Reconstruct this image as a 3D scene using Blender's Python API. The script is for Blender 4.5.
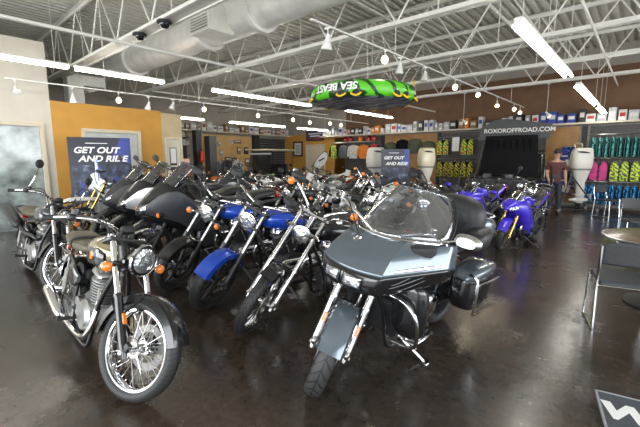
import bpy, bmesh, math, random
from math import sin, cos, pi, radians as R, atan2, sqrt
from mathutils import Matrix, Vector, Euler
for o in list(bpy.data.objects): bpy.data.objects.remove(o)
C = bpy.context.scene.collection
SC = bpy.context.scene
# ---------------------------------------------------------------- camera, light, exposure
YAW = R(41.3); PITCH = math.atan(54.5/370)
cam = bpy.data.objects.new('camera', bpy.data.cameras.new('camera')); C.objects.link(cam)
cam.data.sensor_width = 36; cam.data.lens = 36*370/640; cam.data.clip_end = 200; cam.data.clip_start = .05
cam.location = (0, 0, 1.55); cam.rotation_euler = (pi/2-PITCH, 0, YAW)
SC.camera = cam
SC.view_settings.view_transform = 'Standard'; SC.view_settings.look = 'None'
SC.view_settings.gamma = 1; SC.view_settings.use_curve_mapping = False
SC.view_settings.exposure = 0.0
SC.cycles.use_denoising = True; SC.cycles.max_bounces = 8; SC.cycles.transparent_max_bounces = 32; SC.cycles.sample_clamp_indirect = 6
W = bpy.data.worlds.new('daylight'); SC.world = W; W.use_nodes = True
wn = W.node_tree.nodes; wl = W.node_tree.links
bg = wn['Background']; bg.inputs[1].default_value = 2.2
wtc = wn.new('ShaderNodeTexCoord'); wsx = wn.new('ShaderNodeSeparateXYZ'); wr = wn.new('ShaderNodeValToRGB')
wl.new(wtc.outputs['Generated'], wsx.inputs[0]); wl.new(wsx.outputs[2], wr.inputs[0]); wl.new(wr.outputs[0], bg.inputs[0])
e = wr.color_ramp.elements
e[0].position = 0.0; e[0].color = (.62, .60, .56, 1); e[1].position = .5; e[1].color = (.75, .85, 1, 1)
x_ = e.new(.02); x_.color = (.9, .95, 1, 1)
def area(name, loc, rot, sx, sy, power, col=(1, 1, 1)):
    l = bpy.data.lights.new(name, 'AREA'); l.shape = 'RECTANGLE'; l.size = sx; l.size_y = sy; l.energy = power; l.color = col
    o = bpy.data.objects.new(name, l); C.objects.link(o); o.location = loc; o.rotation_euler = rot
    return o
# daylight entering through the shop front behind the camera and the glazed right side
area('daylight_front', (-3.5, -4.6, 1.9), (R(90), 0, 0), 15, 2.8, 900, (.93, .97, 1))
area('daylight_side', (5.4, 4.5, 1.9), (R(90), 0, R(90)), 12, 2.8, 520, (.93, .97, 1))
TUBE_E = 26.0; BULB_E = 7.0; SPOT_W = 12

# ---------------------------------------------------------------- materials
MATS = {}
def mat(name, col, rough=.5, metal=0., coat=0., var=.12, scale=18., bump=0., emit=0., spec=.5):
    if name in MATS: return MATS[name]
    m = bpy.data.materials.new(name); m.use_nodes = True
    nt = m.node_tree; n = nt.nodes; l = nt.links; b = n['Principled BSDF']
    tc = n.new('ShaderNodeTexCoord'); no = n.new('ShaderNodeTexNoise'); no.inputs['Scale'].default_value = scale
    no.inputs['Detail'].default_value = 3
    l.new(tc.outputs['Object'], no.inputs['Vector'])
    r = n.new('ShaderNodeValToRGB'); l.new(no.outputs[0], r.inputs[0])
    r.color_ramp.elements[0].position = .3; r.color_ramp.elements[1].position = .7
    r.color_ramp.elements[0].color = [c*(1-var) for c in col]+[1]
    r.color_ramp.elements[1].color = [min(1, c*(1+var)) for c in col]+[1]
    l.new(r.outputs[0], b.inputs['Base Color'])
    b.inputs['Roughness'].default_value = rough; b.inputs['Metallic'].default_value = metal
    b.inputs['Specular IOR Level'].default_value = spec
    if coat: b.inputs['Coat Weight'].default_value = coat; b.inputs['Coat Roughness'].default_value = .05
    if bump:
        bp = n.new('ShaderNodeBump'); bp.inputs['Strength'].default_value = bump; bp.inputs['Distance'].default_value = .01
        l.new(no.outputs[0], bp.inputs['Height']); l.new(bp.outputs[0], b.inputs['Normal'])
    if emit:
        b.inputs['Emission Color'].default_value = list(col)+[1]; b.inputs['Emission Strength'].default_value = emit
    MATS[name] = m; return m
def clear_mat(name, tint, fac=.22, rough=.03):
    m = bpy.data.materials.new(name); m.use_nodes = True; nt = m.node_tree; n = nt.nodes; l = nt.links
    n.remove(n['Principled BSDF']); out = n['Material Output']
    t = n.new('ShaderNodeBsdfTransparent'); g = n.new('ShaderNodeBsdfGlossy'); g.inputs['Roughness'].default_value = rough
    no = n.new('ShaderNodeTexNoise'); no.inputs['Scale'].default_value = 3
    mx = n.new('ShaderNodeMixRGB'); mx.inputs[1].default_value = list(tint)+[1]; mx.inputs[2].default_value = [c*.93 for c in tint]+[1]
    l.new(no.outputs[0], mx.inputs[0]); l.new(mx.outputs[0], t.inputs[0])
    lw = n.new('ShaderNodeLayerWeight'); lw.inputs[0].default_value = .35
    mr = n.new('ShaderNodeMapRange'); mr.inputs['To Min'].default_value = fac*.55; mr.inputs['To Max'].default_value = min(.75, fac*3.2); l.new(lw.outputs['Facing'], mr.inputs[0])
    ms = n.new('ShaderNodeMixShader'); l.new(mr.outputs[0], ms.inputs[0]); l.new(t.outputs[0], ms.inputs[1]); l.new(g.outputs[0], ms.inputs[2])
    l.new(ms.outputs[0], out.inputs[0]); MATS[name] = m; return m
def tyre_mat(name, N, K, base=.028, groove=.2):
    m = bpy.data.materials.new(name); m.use_nodes = True; nt = m.node_tree; n = nt.nodes; l = nt.links; b = n['Principled BSDF']
    def M(op, a, bb=None):
        q = n.new('ShaderNodeMath'); q.operation = op
        for i, v in enumerate((a, bb)):
            if v is None: continue
            if isinstance(v, (int, float)): q.inputs[i].default_value = v
            else: l.new(v, q.inputs[i])
        return q.outputs[0]
    tc = n.new('ShaderNodeTexCoord'); s = n.new('ShaderNodeSeparateXYZ'); l.new(tc.outputs['Object'], s.inputs[0])
    ang = M('MULTIPLY', M('ARCTAN2', s.outputs[2], s.outputs[0]), N/(2*pi))
    w = M('FRACT', M('ADD', ang, M('MULTIPLY', M('ABSOLUTE', s.outputs[1]), K)))
    g1 = M('LESS_THAN', w, groove)
    g = M('MAXIMUM', g1, M('LESS_THAN', M('ABSOLUTE', s.outputs[1]), .0035))
    mx = n.new('ShaderNodeMixRGB'); mx.inputs[1].default_value = (base, base, base*.98, 1); mx.inputs[2].default_value = (.006, .006, .006, 1)
    l.new(g, mx.inputs[0]); l.new(mx.outputs[0], b.inputs['Base Color']); b.inputs['Roughness'].default_value = .55
    bp = n.new('ShaderNodeBump'); bp.invert = True; bp.inputs['Strength'].default_value = .6; bp.inputs['Distance'].default_value = .006
    l.new(g, bp.inputs['Height']); l.new(bp.outputs[0], b.inputs['Normal']); MATS[name] = m; return m
def lens_mat():
    m = bpy.data.materials.new('headlight_lens'); m.use_nodes = True; nt = m.node_tree; n = nt.nodes; l = nt.links; b = n['Principled BSDF']
    tc = n.new('ShaderNodeTexCoord'); v = n.new('ShaderNodeTexVoronoi'); v.inputs['Scale'].default_value = 26
    l.new(tc.outputs['Object'], v.inputs[0])
    r = n.new('ShaderNodeValToRGB'); l.new(v.outputs['Distance'], r.inputs[0])
    r.color_ramp.elements[0].color = (.95, .96, .97, 1); r.color_ramp.elements[1].color = (.55, .58, .6, 1)
    l.new(r.outputs[0], b.inputs['Base Color']); b.inputs['Metallic'].default_value = .85; b.inputs['Roughness'].default_value = .16
    b.inputs['Coat Weight'].default_value = 1
    bp = n.new('ShaderNodeBump'); bp.inputs['Strength'].default_value = .5; bp.inputs['Distance'].default_value = .02
    l.new(v.outputs['Distance'], bp.inputs['Height']); l.new(bp.outputs[0], b.inputs['Normal']); MATS['lens'] = m; return m
TY_ROAD = tyre_mat('tyre_road', 26, 16, .035, .17); TY_KNOB = tyre_mat('tyre_cross', 44, 30, .03, .3); TY_RIB = tyre_mat('tyre_rib', 60, 8, .03, .14)
CHROME = mat('chrome', (.82, .82, .82), .07, 1, 0, .03); DISCM = mat('disc_steel', (.22, .21, .20), .45, 1, 0, .2); STEEL = mat('brushed_steel', (.55, .55, .54), .28, 1, 0, .08)
ALU = mat('cast_aluminium', (.48, .48, .47), .4, 1, 0, .15); DARKMETAL = mat('dark_metal', (.07, .07, .072), .4, .7, 0, .2)
BLACKP = mat('black_paint', (.010, .010, .011), .22, 0, .6, .1); MATTE = mat('matte_black', (.018, .018, .019), .55, 0, 0, .2)
LEATHER = mat('black_leather', (.022, .022, .023), .48, 0, 0, .25, 60, .25); RUBBER = mat('rubber', (.02, .02, .02), .7, 0, 0, .2)
OLIVE = mat('olive_leather', (.085, .070, .040), .5, 0, 0, .15, 40, .15)
ORANGE = mat('orange_plastic', (.85, .22, .02), .2, 0, .5, .08); REDP = mat('red_plastic', (.55, .02, .015), .2, 0, .5, .08)
LENS = lens_mat(); SCREEN = clear_mat('clear_screen', (.88, .92, .97), .26, .08); SMOKE = clear_mat('smoked_screen', (.58, .60, .63), .16)
MIRROR = mat('mirror_glass', (.75, .77, .8), .03, 1, 0, .02)
GOLD = mat('gold_metal', (.65, .42, .12), .25, 1, 0, .08)
GREYBLUE = mat('grey_blue_paint', (.125, .155, .18), .22, .45, 1, .06, 6)
BLUE = mat('blue_paint', (.014, .085, .62), .2, .3, 1, .1, 6)
PURPLE = mat('violet_blue_paint', (.06, .035, .62), .25, .2, .8, .15, 6)
WHITEP = mat('white_paint', (.75, .75, .74), .3, 0, .6, .04); SILVER = mat('silver_paint', (.5, .5, .51), .3, .6, .6, .06)
TANK_OLIVE = mat('olive_gold_paint', (.30, .25, .13), .22, .5, 1, .1, 5)
GREYP = mat('dark_grey_paint', (.06, .065, .07), .25, .3, .8, .1); REDPAINT = mat('dark_red_paint', (.33, .012, .012), .25, .2, .9, .1)
MAROON = mat('maroon_paint', (.12, .01, .015), .25, .2, .9, .1); ORPAINT = mat('orange_paint', (.7, .17, .01), .3, 0, .7, .06)
GREENP = mat('green_paint', (.08, .35, .03), .3, 0, .7, .08)

# ---------------------------------------------------------------- mesh kit
def V(*a): return Vector(a)
def frame_to(d):
    d = Vector(d).normalized(); a = V(0, 0, 1) if abs(d.z) < .9 else V(1, 0, 0)
    s = a.cross(d).normalized(); t = d.cross(s)
    return Matrix((s, t, d)).transposed()
def smooth_path(p, k=6):
    p = [Vector(q) for q in p]
    if len(p) < 3: return p
    out = []
    for i in range(len(p)-1):
        a = p[max(i-1, 0)]; b = p[i]; c = p[i+1]; d = p[min(i+2, len(p)-1)]
        for j in range(k):
            t = j/k
            out.append(.5*((2*b)+(c-a)*t+(2*a-5*b+4*c-d)*t*t+(3*b-a-3*c+d)*t**3))
    out.append(p[-1]); return out
class MB:
    def __init__(s): s.v = []; s.f = []
    def add(s, vs, fs, M=None):
        o = len(s.v)
        s.v += [tuple(M @ Vector(q)) for q in vs] if M is not None else [tuple(q) for q in vs]
        s.f += [tuple(i+o for i in f) for f in fs]; return s
    def box(s, c, size, rot=None, bev=0., M=None):
        sx, sy, sz = [q/2 for q in size]; b = min(bev, sx*.98, sy*.98, sz*.98)
        Rm = Matrix.Translation(c) @ (rot.to_4x4() if rot is not None else Matrix())
        if M is not None: Rm = M @ Rm
        if b <= 0:
            vs = [(x*sx, y*sy, z*sz) for x in (-1, 1) for y in (-1, 1) for z in (-1, 1)]
            fs = [(0, 1, 3, 2), (4, 6, 7, 5), (0, 4, 5, 1), (2, 3, 7, 6), (0, 2, 6, 4), (1, 5, 7, 3)]
            return s.add(vs, fs, Rm)
        vs = []; idx = {}
        for x in (-1, 1):
            for y in (-1, 1):
                for z in (-1, 1):
                    for a in range(3):
                        q = [x*(sx-b), y*(sy-b), z*(sz-b)]; q[a] += (x, y, z)[a]*b
                        idx[(x, y, z, a)] = len(vs); vs.append(q)
        fs = []
        for a in range(3):
            o1, o2 = [(1, 2), (0, 2), (0, 1)][a]
            for sg in (-1, 1):
                f = []
                for (p, q) in ((-1, -1), (1, -1), (1, 1), (-1, 1)):
                    k = [0, 0, 0]; k[a] = sg; k[o1] = p; k[o2] = q; f.append(idx[tuple(k)+(a,)])
                fs.append(f)
        for a in range(3):   # edges
            o1, o2 = [(1, 2), (0, 2), (0, 1)][a]
            for p in (-1, 1):
                for q in (-1, 1):
                    k0 = [0, 0, 0]; k1 = [0, 0, 0]; k0[a] = -1; k1[a] = 1
                    for k in (k0, k1): k[o1] = p; k[o2] = q
                    fs.append([idx[tuple(k0)+(o1,)], idx[tuple(k1)+(o1,)], idx[tuple(k1)+(o2,)], idx[tuple(k0)+(o2,)]])
        for x in (-1, 1):
            for y in (-1, 1):
                for z in (-1, 1): fs.append([idx[(x, y, z, a)] for a in range(3)])
        return s.add(vs, fs, Rm)
    def tube(s, path, r, n=8, k=0, caps=True, M=None, flat=1.):
        p = smooth_path(path, k) if k else [Vector(q) for q in path]
        rs = r if isinstance(r, (list, tuple)) else None
        vs = []; fs = []; T = None; side = None
        for i, q in enumerate(p):
            d = (p[min(i+1, len(p)-1)]-p[max(i-1, 0)])
            if d.length < 1e-9: d = V(0, 0, 1)
            d.normalize()
            if side is None:
                a = V(0, 0, 1) if abs(d.z) < .9 else V(1, 0, 0); side = a.cross(d).normalized()
            else:
                side = side-d*side.dot(d)
                side = side.normalized() if side.length > 1e-6 else d.orthogonal().normalized()
            up = d.cross(side)
            if rs:
                u = i/(len(p)-1)*(len(rs)-1); j = min(int(u), len(rs)-2); rr = rs[j]+(rs[j+1]-rs[j])*(u-j)
            else: rr = r
            for m in range(n):
                a = 2*pi*m/n; vs.append(q+side*(cos(a)*rr)+up*(sin(a)*rr*flat))
        for i in range(len(p)-1):
            for m in range(n):
                a = i*n+m; b = i*n+(m+1) % n; fs.append((a, b, b+n, a+n))
        if caps: fs.append(tuple(range(n-1, -1, -1))); fs.append(tuple(range((len(p)-1)*n, len(p)*n)))
        return s.add(vs, fs, M)
    def lathe(s, prof, n=24, o=(0, 0, 0), d=(0, 0, 1), M=None, a0=0, a1=2*pi, closed=False):
        # prof: (radius, height along d)
        F = frame_to(d).to_4x4(); T = Matrix.Translation(o) @ F
        if M is not None: T = M @ T
        full = abs(a1-a0-2*pi) < 1e-6; m = n if full else n+1
        vs = []; fs = []; P = len(prof)
        for i in range(m):
            a = a0+(a1-a0)*i/n
            for (r, h) in prof: vs.append((r*cos(a), r*sin(a), h))
        for i in range(n):
            i2 = (i+1) % m
            for j in range(P-1 if not closed else P):
                j2 = (j+1) % P
                fs.append((i*P+j, i2*P+j, i2*P+j2, i*P+j2))
        if not closed and full:
            if prof[0][0] > 1e-6: fs.append(tuple(i*P for i in range(m-1, -1, -1)))
            if prof[-1][0] > 1e-6: fs.append(tuple(i*P+P-1 for i in range(m)))
        return s.add(vs, fs, T)
    def arc(s, prof, c, a0, a1, n=20, M=None, caps=True):
        # prof: closed list (y, radius) swept around the Y axis at c; angle 0 = +x, 90deg = +z
        vs = []; fs = []; P = len(prof)
        for i in range(n+1):
            a = a0+(a1-a0)*i/n
            for (y, r) in prof: vs.append((c[0]+r*cos(a), c[1]+y, c[2]+r*sin(a)))
        for i in range(n):
            for j in range(P):
                j2 = (j+1) % P; fs.append((i*P+j, i*P+j2, (i+1)*P+j2, (i+1)*P+j))
        if caps: fs.append(tuple(range(P))); fs.append(tuple(n*P+j for j in range(P-1, -1, -1)))
        return s.add(vs, fs, M)
    def loft(s, secs, n=16, k=4, M=None, axis='x', e=2.5):
        # secs: (x, y, z, halfwidth, halfheight[, exponent]); section plane across `axis`
        S = [list(q)+[e]*(6-len(q)) for q in secs]
        if k > 1 and len(S) > 2:
            out = []
            for i in range(len(S)-1):
                a = S[max(i-1, 0)]; b = S[i]; c = S[i+1]; d = S[min(i+2, len(S)-1)]
                for j in range(k):
                    t = j/k
                    q = [.5*((2*b[m])+(c[m]-a[m])*t+(2*a[m]-5*b[m]+4*c[m]-d[m])*t*t+(3*b[m]-a[m]-3*c[m]+d[m])*t**3) for m in range(6)]
                    q[3] = max(q[3], .002); q[4] = max(q[4], .002); out.append(q)
            out.append(S[-1]); S = out
        vs = []; fs = []
        for (x, y, z, hw, hh, ex) in S:
            for i in range(n):
                a = 2*pi*i/n; ca, sa = cos(a), sin(a)
                p = hw*math.copysign(abs(ca)**(2/ex), ca); q = hh*math.copysign(abs(sa)**(2/ex), sa)
                vs.append((x, y+p, z+q) if axis == 'x' else ((x+p, y+q, z) if axis == 'z' else (x+p, y, z+q)))
        m = len(S)
        for i in range(m-1):
            for j in range(n):
                a = i*n+j; b = i*n+(j+1) % n; fs.append((a, b, b+n, a+n))
        fs.append(tuple(range(n-1, -1, -1))); fs.append(tuple(range((m-1)*n, m*n)))
        return s.add(vs, fs, M)
    def grid(s, P, M=None):
        a = len(P); b = len(P[0]); vs = [q for r in P for q in r]
        return s.add(vs, [(i*b+j, (i+1)*b+j, (i+1)*b+j+1, i*b+j+1) for i in range(a-1) for j in range(b-1)], M)
    def prism(s, out, h, M=None, h0=0.):
        n = len(out); vs = [(x, y, h0) for x, y in out]+[(x, y, h0+h) for x, y in out]
        fs = [tuple(range(n-1, -1, -1)), tuple(range(n, 2*n))]+[(i, (i+1) % n, n+(i+1) % n, n+i) for i in range(n)]
        return s.add(vs, fs, M)
    def ball(s, c, r, n=12, sc=(1, 1, 1), M=None):
        prof = [(max(1e-7, r*sin(pi*i/(n//2)))*1, -r*cos(pi*i/(n//2))) for i in range(n//2+1)]
        T = Matrix.Translation(c) @ Matrix.Diagonal((*sc, 1))
        return s.lathe(prof, n, M=(M @ T) if M is not None else T)
    def build(s, name, m, parent=None, solid=0., sub=0, smooth=38, bev=0., S=None):
        me = bpy.data.meshes.new(name); me.from_pydata(s.v, [], s.f); me.update()
        bm = bmesh.new(); bm.from_mesh(me); bmesh.ops.remove_doubles(bm, verts=bm.verts, dist=1e-5)
        if not solid: bmesh.ops.recalc_face_normals(bm, faces=bm.faces)
        bm.to_mesh(me); bm.free()
        if S is not None: me.transform(S)
        if smooth: me.shade_smooth(); me.set_sharp_from_angle(angle=R(smooth))
        me.materials.append(m)
        o = bpy.data.objects.new(name, me); C.objects.link(o)
        if parent is not None: o.parent = parent
        if solid: q = o.modifiers.new('t', 'SOLIDIFY'); q.thickness = solid; q.offset = 0
        if sub: q = o.modifiers.new('s', 'SUBSURF'); q.levels = q.render_levels = sub
        if bev: q = o.modifiers.new('b', 'BEVEL'); q.width = bev; q.segments = 2; q.limit_method = 'ANGLE'
        return o
def tag(o, label, cat, group=None, kind=None):
    if label: o['label'] = label
    if cat: o['category'] = cat
    if group: o['group'] = group
    if kind: o['kind'] = kind
    return o
def thing(name, label, cat, loc=(0, 0, 0), rz=0., group=None, tilt=0.):
    o = bpy.data.objects.new(name, None); C.objects.link(o); o.location = loc; o.rotation_euler = (tilt, 0, rz)
    o.empty_display_size = .1
    return tag(o, label, cat, group)
def struct(name, mb, m, **k):
    o = mb.build(name, m, **k); o['kind'] = 'structure'; return o
def kids(o): return [c for c in bpy.data.objects if c.parent == o]
def dup(root, loc, rz=0., label=None, tree=None):
    r = root.copy(); C.objects.link(r); r.location = loc; r.rotation_euler = (root.rotation_euler[0], root.rotation_euler[1], rz)
    if label: r['label'] = label
    for ch, subs in (tree or [(c, kids(c)) for c in kids(root)]):
        c = ch.copy(); C.objects.link(c); c.parent = r
        for g in subs:
            d = g.copy(); C.objects.link(d); d.parent = c
    return r
def text_mesh(name, body, size, m, parent, M, ext=.002, shear=0., xscale=1., bend=None, align='CENTER', bold=0.):
    cu = bpy.data.curves.new(name, 'FONT'); cu.body = body; cu.size = size; cu.extrude = ext; cu.shear = shear; cu.align_x = align; cu.align_y = 'CENTER'; cu.offset = bold
    t = bpy.data.objects.new(name, cu); C.objects.link(t); bpy.context.view_layer.update()
    me = bpy.data.meshes.new_from_object(t.evaluated_get(bpy.context.evaluated_depsgraph_get()))
    bpy.data.objects.remove(t); bpy.data.curves.remove(cu)
    if xscale != 1: me.transform(Matrix.Diagonal((xscale, 1, 1, 1)))
    if bend:
        for v in me.vertices: v.co = bend(v.co)
    if M is not None: me.transform(M)
    me.materials.clear(); me.materials.append(m); me.name = name
    o = bpy.data.objects.new(name, me); C.objects.link(o); o.parent = parent; return o
# ---------------------------------------------------------------- motorcycles (local: origin at the front contact point, +x ahead, +y the rider's left)
def ring_shell(w, r, t=.006, drop=.035):
    o = [(-w/2, r-drop), (-w*.42, r-.008), (-w*.2, r+.006), (w*.2, r+.006), (w*.42, r-.008), (w/2, r-drop)]
    i = [(w/2-t, r-drop), (w*.40, r-.008-t), (w*.18, r+.006-t), (-w*.18, r+.006-t), (-w*.40, r-.008-t), (-w/2+t, r-drop)]
    return o+i
def make_wheel(root, name, M, Rw, w, style, rimm, tym, n=36, disc=(1,), sw=None):
    h = sw or w*.62; rr = Rw-h
    b = MB()
    b.lathe([(rr+.012, -w*.36), (rr-.008, -w*.36), (rr-.022, -w*.18), (rr-.022, w*.18), (rr-.008, w*.36), (rr+.012, w*.36), (rr-.004, w*.26), (rr-.004, -w*.26)], n, d=(0, 1, 0), closed=True)
    hw = w*.5+.015
    if style == 'wire':
        for sd in (-1, 1):
            b.lathe([(.0, sd*hw*.7), (.052, sd*hw*.7), (.05, sd*hw*.5), (.03, sd*hw*.4)], 16, d=(0, 1, 0))
            for i in range(18):
                a = 2*pi*i/18+(.09 if sd > 0 else 0); o2 = .55*(1 if i % 2 else -1)
                b.tube([(.045*cos(a), sd*hw*.62, .045*sin(a)), ((rr-.015)*cos(a+o2*.62), sd*.012, (rr-.015)*sin(a+o2*.62))], .0027, 4, caps=False)
        b.lathe([(.032, -hw*.7), (.032, hw*.7)], 14, d=(0, 1, 0))
    else:
        ns = {'cast': 7, 'cast5': 5, 'cast9': 9}.get(style, 5)
        b.lathe([(.05, -hw*.7), (.05, hw*.7)], 16, d=(0, 1, 0))
        for i in range(ns):
            a = 2*pi*i/ns
            for da in ((-.10, .10) if style == 'cast5' else (0,)):
                p0 = V(.04*cos(a), 0, .04*sin(a)); p1 = V((rr-.01)*cos(a+da), 0, (rr-.01)*sin(a+da))
                d = p1-p0; b.box((p0+p1)/2, (d.length, w*.28, .026), Matrix.Rotation(-atan2(d.z, d.x), 3, 'Y'), .006)
    rim = b.build(name, rimm, root); rim.matrix_local = M
    def sub(nm, mb, m):
        o = mb.build(nm, m, rim); return o
    t = MB(); pr = []
    for i in range(15):
        a = R(-128+256*i/14); yy = w/2*sin(a); q = cos(a)
        pr.append((Rw-h*.55+(h*.55*q if q > 0 else h*.6*q), yy))
    t.lathe(pr, n+8, d=(0, 1, 0), closed=True); sub('tyre', t, tym)
    for sd in disc:
        q = MB(); y = sd*(hw*.75+.012); ro = min(.15, rr*.62)
        q.lathe([(ro*.66, y-.003), (ro, y-.003), (ro, y+.003), (ro*.66, y+.003)], n, d=(0, 1, 0), closed=True)
        for i in range(6):
            a = 2*pi*i/6; q.tube([(.03*cos(a), y, .03*sin(a)), (ro*.7*cos(a+.3), y, ro*.7*sin(a+.3))], .006, 5)
        q.lathe([(.034, y-.02*sd), (.034, y)], 12, d=(0, 1, 0)); sub('brake_disc', q, DISCM)
    return rim
KIND = {
 'cruiser': dict(L=1.57, Rf=.315, wf=.11, Rr=.32, wr=.15, rake=30, fl=.80, fw=.11, style='cast', rim=MATTE, eng='vtwin', hl=(.11, -.10, .104), sl=DARKMETAL, tb=STEEL, ff=(38, 168), ty=TY_ROAD,
     bars=[(.0, .05, 0), (.0, .055, .05), (-.03, .2, .09), (-.13, .36, .09), (-.25, .43, .05)], mir=(.02, .30, .17)),
 'chopper': dict(L=1.66, Rf=.34, wf=.095, Rr=.32, wr=.17, rake=34, fl=.88, fw=.12, style='wire', rim=CHROME, eng='vtwin', hl=(.13, -.16, .088), sl=CHROME, tb=CHROME, ff=(70, 150), ty=TY_KNOB,
     bars=[(.0, .06, 0), (.01, .10, .05), (.0, .22, .15), (-.04, .33, .20), (-.14, .38, .19), (-.28, .41, .16)], mir=(-.04, .27, .14)),
 'classic': dict(L=1.42, Rf=.325, wf=.10, Rr=.325, wr=.12, rake=27, fl=.74, fw=.10, style='wire', rim=CHROME, eng='single', hl=(.13, -.09, .088), sl=BLACKP, tb=CHROME, ff=(18, 175), ty=TY_RIB,
     bars=[(.0, .05, 0), (.0, .06, .05), (-.02, .2, .10), (-.10, .36, .09), (-.24, .40, .06)], mir=(-.02, .33, .22)),
 'tourer': dict(L=1.62, Rf=.33, wf=.13, Rr=.33, wr=.18, rake=27, fl=.80, fw=.125, style='cast9', rim=DARKMETAL, eng='vtwin', hl=None, sl=CHROME, tb=CHROME, ff=(34, 170), ty=TY_ROAD,
     bars=[(-.05, .05, .08), (-.10, .2, .14), (-.28, .38, .16), (-.42, .44, .12)], mir=None),
 'adventure': dict(L=1.54, Rf=.33, wf=.11, Rr=.325, wr=.16, rake=27, fl=.82, fw=.11, style='cast5', rim=MATTE, eng='block', hl=None, sl=MATTE, tb=STEEL, ff=(30, 150), ty=TY_ROAD,
     bars=[(-.02, .05, .05), (-.03, .2, .13), (-.10, .36, .16), (-.20, .43, .14)], mir=(.16, .34, .27)),
 'sport': dict(L=1.40, Rf=.30, wf=.12, Rr=.31, wr=.19, rake=24, fl=.66, fw=.105, style='cast5', rim=MATTE, eng='block', hl=None, sl=GOLD, tb=GOLD, ff=(25, 160), ty=TY_ROAD,
     bars=[(.0, .10, -.03), (-.04, .22, -.04), (-.14, .34, -.07)], mir=None),
 'dirt': dict(L=1.46, Rf=.34, wf=.085, Rr=.33, wr=.11, rake=27, fl=.88, fw=.10, style='wire', rim=STEEL, eng='single', hl=None, sl=MATTE, tb=GOLD, ff=None, ty=TY_KNOB,
     bars=[(.0, .05, 0), (.0, .06, .07), (-.02, .2, .10), (-.08, .36, .09), (-.17, .40, .08)], mir=None),
}
def bike(label, loc, hd, kind, paint, lean=8., steer=16., lod=1, group=None, name=None, cat='motorcycle', scale=1., **kw):
    K = dict(KIND[kind]); K.update(kw)
    L, Rf, Rr, wf, wr = K['L'], K['Rf'], K['Rr'], K['wf'], K['wr']; rk = R(K['rake']); fl = K['fl']; fw = K['fw']
    n1 = 10 if lod else 6; nw = 44 if lod else 20; seat_m = K.get('seat_m', LEATHER); acc = K.get('acc', BLACKP); engm = K.get('engm', ALU)
    root = thing(name or kind+'_motorcycle', label, cat, (loc[0], loc[1], 0), R(hd), group, -R(lean)); root.scale = (scale,)*3
    u = V(-sin(rk), 0, cos(rk)); f = V(cos(rk), 0, sin(rk)); ax = V(0, 0, Rf)
    Q = ax-f*.05
    S = Matrix.Translation(Q) @ Matrix.Rotation(R(steer), 4, u) @ Matrix.Translation(-Q)
    Tc = ax+u*fl-f*.03
    def part(nm, mb, m, par=root, steered=False, **k): return mb.build(nm, m, par, S=S if steered else None, **k)
    fx = lambda z: -(z-Rf)*math.tan(rk)
    make_wheel(root, 'front_wheel', S @ Matrix.Translation(ax), Rf, wf, K['style'], K['rim'], K['ty'], nw, K.get('disc', (1, -1) if kind in ('tourer', 'sport', 'adventure') else (1,)), K.get('sw'))
    make_wheel(root, 'rear_wheel', Matrix.Translation((-L, 0, Rr)), Rr, wr, K['style'], K['rim'], K['ty'], nw, (-1,), K.get('swr'))
    # fork
    for sd in (-1, 1):
        p = lambda t, o=0: ax+u*t+f*o+V(0, sd*fw, 0)
        b = MB(); b.tube([p(.30), p(fl+.03)], .021 if kind != 'tourer' else .026, n1); leg = part('fork_leg', b, K['tb'], steered=True)
        b = MB(); b.tube([p(-.04), p(.02), p(.06), p(.34), p(.36), p(.37)], [.02, .03, .028, .028, .032, .03], n1, k=1)
        b.box(p(.02, .035), (.05, .03, .06), Matrix.Rotation(rk, 3, 'Y'), .008)
        part('fork_slider', b, K['sl'], leg, steered=True)
        if kind in ('tourer',) or K.get('reflector'):
            b = MB(); b.box(p(.20, .034), (.012, .03, .07), Matrix.Rotation(-rk, 3, 'Y'), .004); part('side_reflector', b, ORANGE, leg, steered=True)
    b = MB()
    b.tube([ax+u*(fl+.02)-f*.045, ax+u*(fl-.2)-f*.045], .034, n1)
    for t in (fl, fl-.17): 
        b.box(ax+u*t-f*.02, (.10, fw*2+.075, .032), Matrix.Rotation(-rk, 3, 'Y'), .01)
    part('triple_clamp', b, CHROME if kind in ('chopper', 'tourer') else DARKMETAL, steered=True)
    b = MB(); b.tube([ax-V(0, fw+.03, 0), ax+V(0, fw+.03, 0)], .014, n1); part('front_axle', b, STEEL, steered=True)
    # fenders
    fm = K.get('fender_m', paint)
    if K['ff'] and K['ff'][1]:
        b = MB(); b.arc(ring_shell(wf+.055, Rf+.028, drop=K.get('fdrop', .05)), ax, R(K['ff'][0]), R(K['ff'][1]), 18); ff = part('front_fender', b, fm, steered=True)
        if lod:
            for sd in (-1, 1): b = MB(); b.tube([ax+u*.22+V(0, sd*fw, 0), V(.0, sd*(wf/2+.02), Rf*2+.01)], .008, 6); b.tube([ax+u*.12+V(0, sd*fw, 0), V(-.26, sd*(wf/2+.02), Rf+.26)], .007, 6); part('fender_stay', b, DARKMETAL if kind != 'classic' else BLACKP, ff, steered=True)
    if kind in ('cruiser', 'chopper', 'classic', 'tourer'):
        b = MB(); b.arc(ring_shell(wr+.06, Rr+.045, drop=.06), (-L, 0, Rr), R(15), R(165 if kind != 'tourer' else 178), 20); part('rear_fender', b, K.get('rfender_m', fm))
    # frame
    b = MB(); hz = Tc.z-.12; hx = fx(hz)-.06
    for sd in (-1, 1):
        b.tube([(hx, sd*.03, hz-.05), (hx-.16, sd*.10, .50), (hx-.22, sd*.13, .20), (hx-.40, sd*.14, .17), (-L+.50, sd*.14, .19), (-L+.42, sd*.13, .36), (-L+.40, sd*.11, .62), (-L+.15, sd*.11, .72), (-L-.12, sd*.1, .72)], .017, n1, k=4)
        b.tube([(-L+.47, sd*.13, .36), (-L+.2, sd*(wr/2+.04), .34), (-L, sd*(wr/2+.04), Rr)], .024, n1, k=3)
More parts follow.
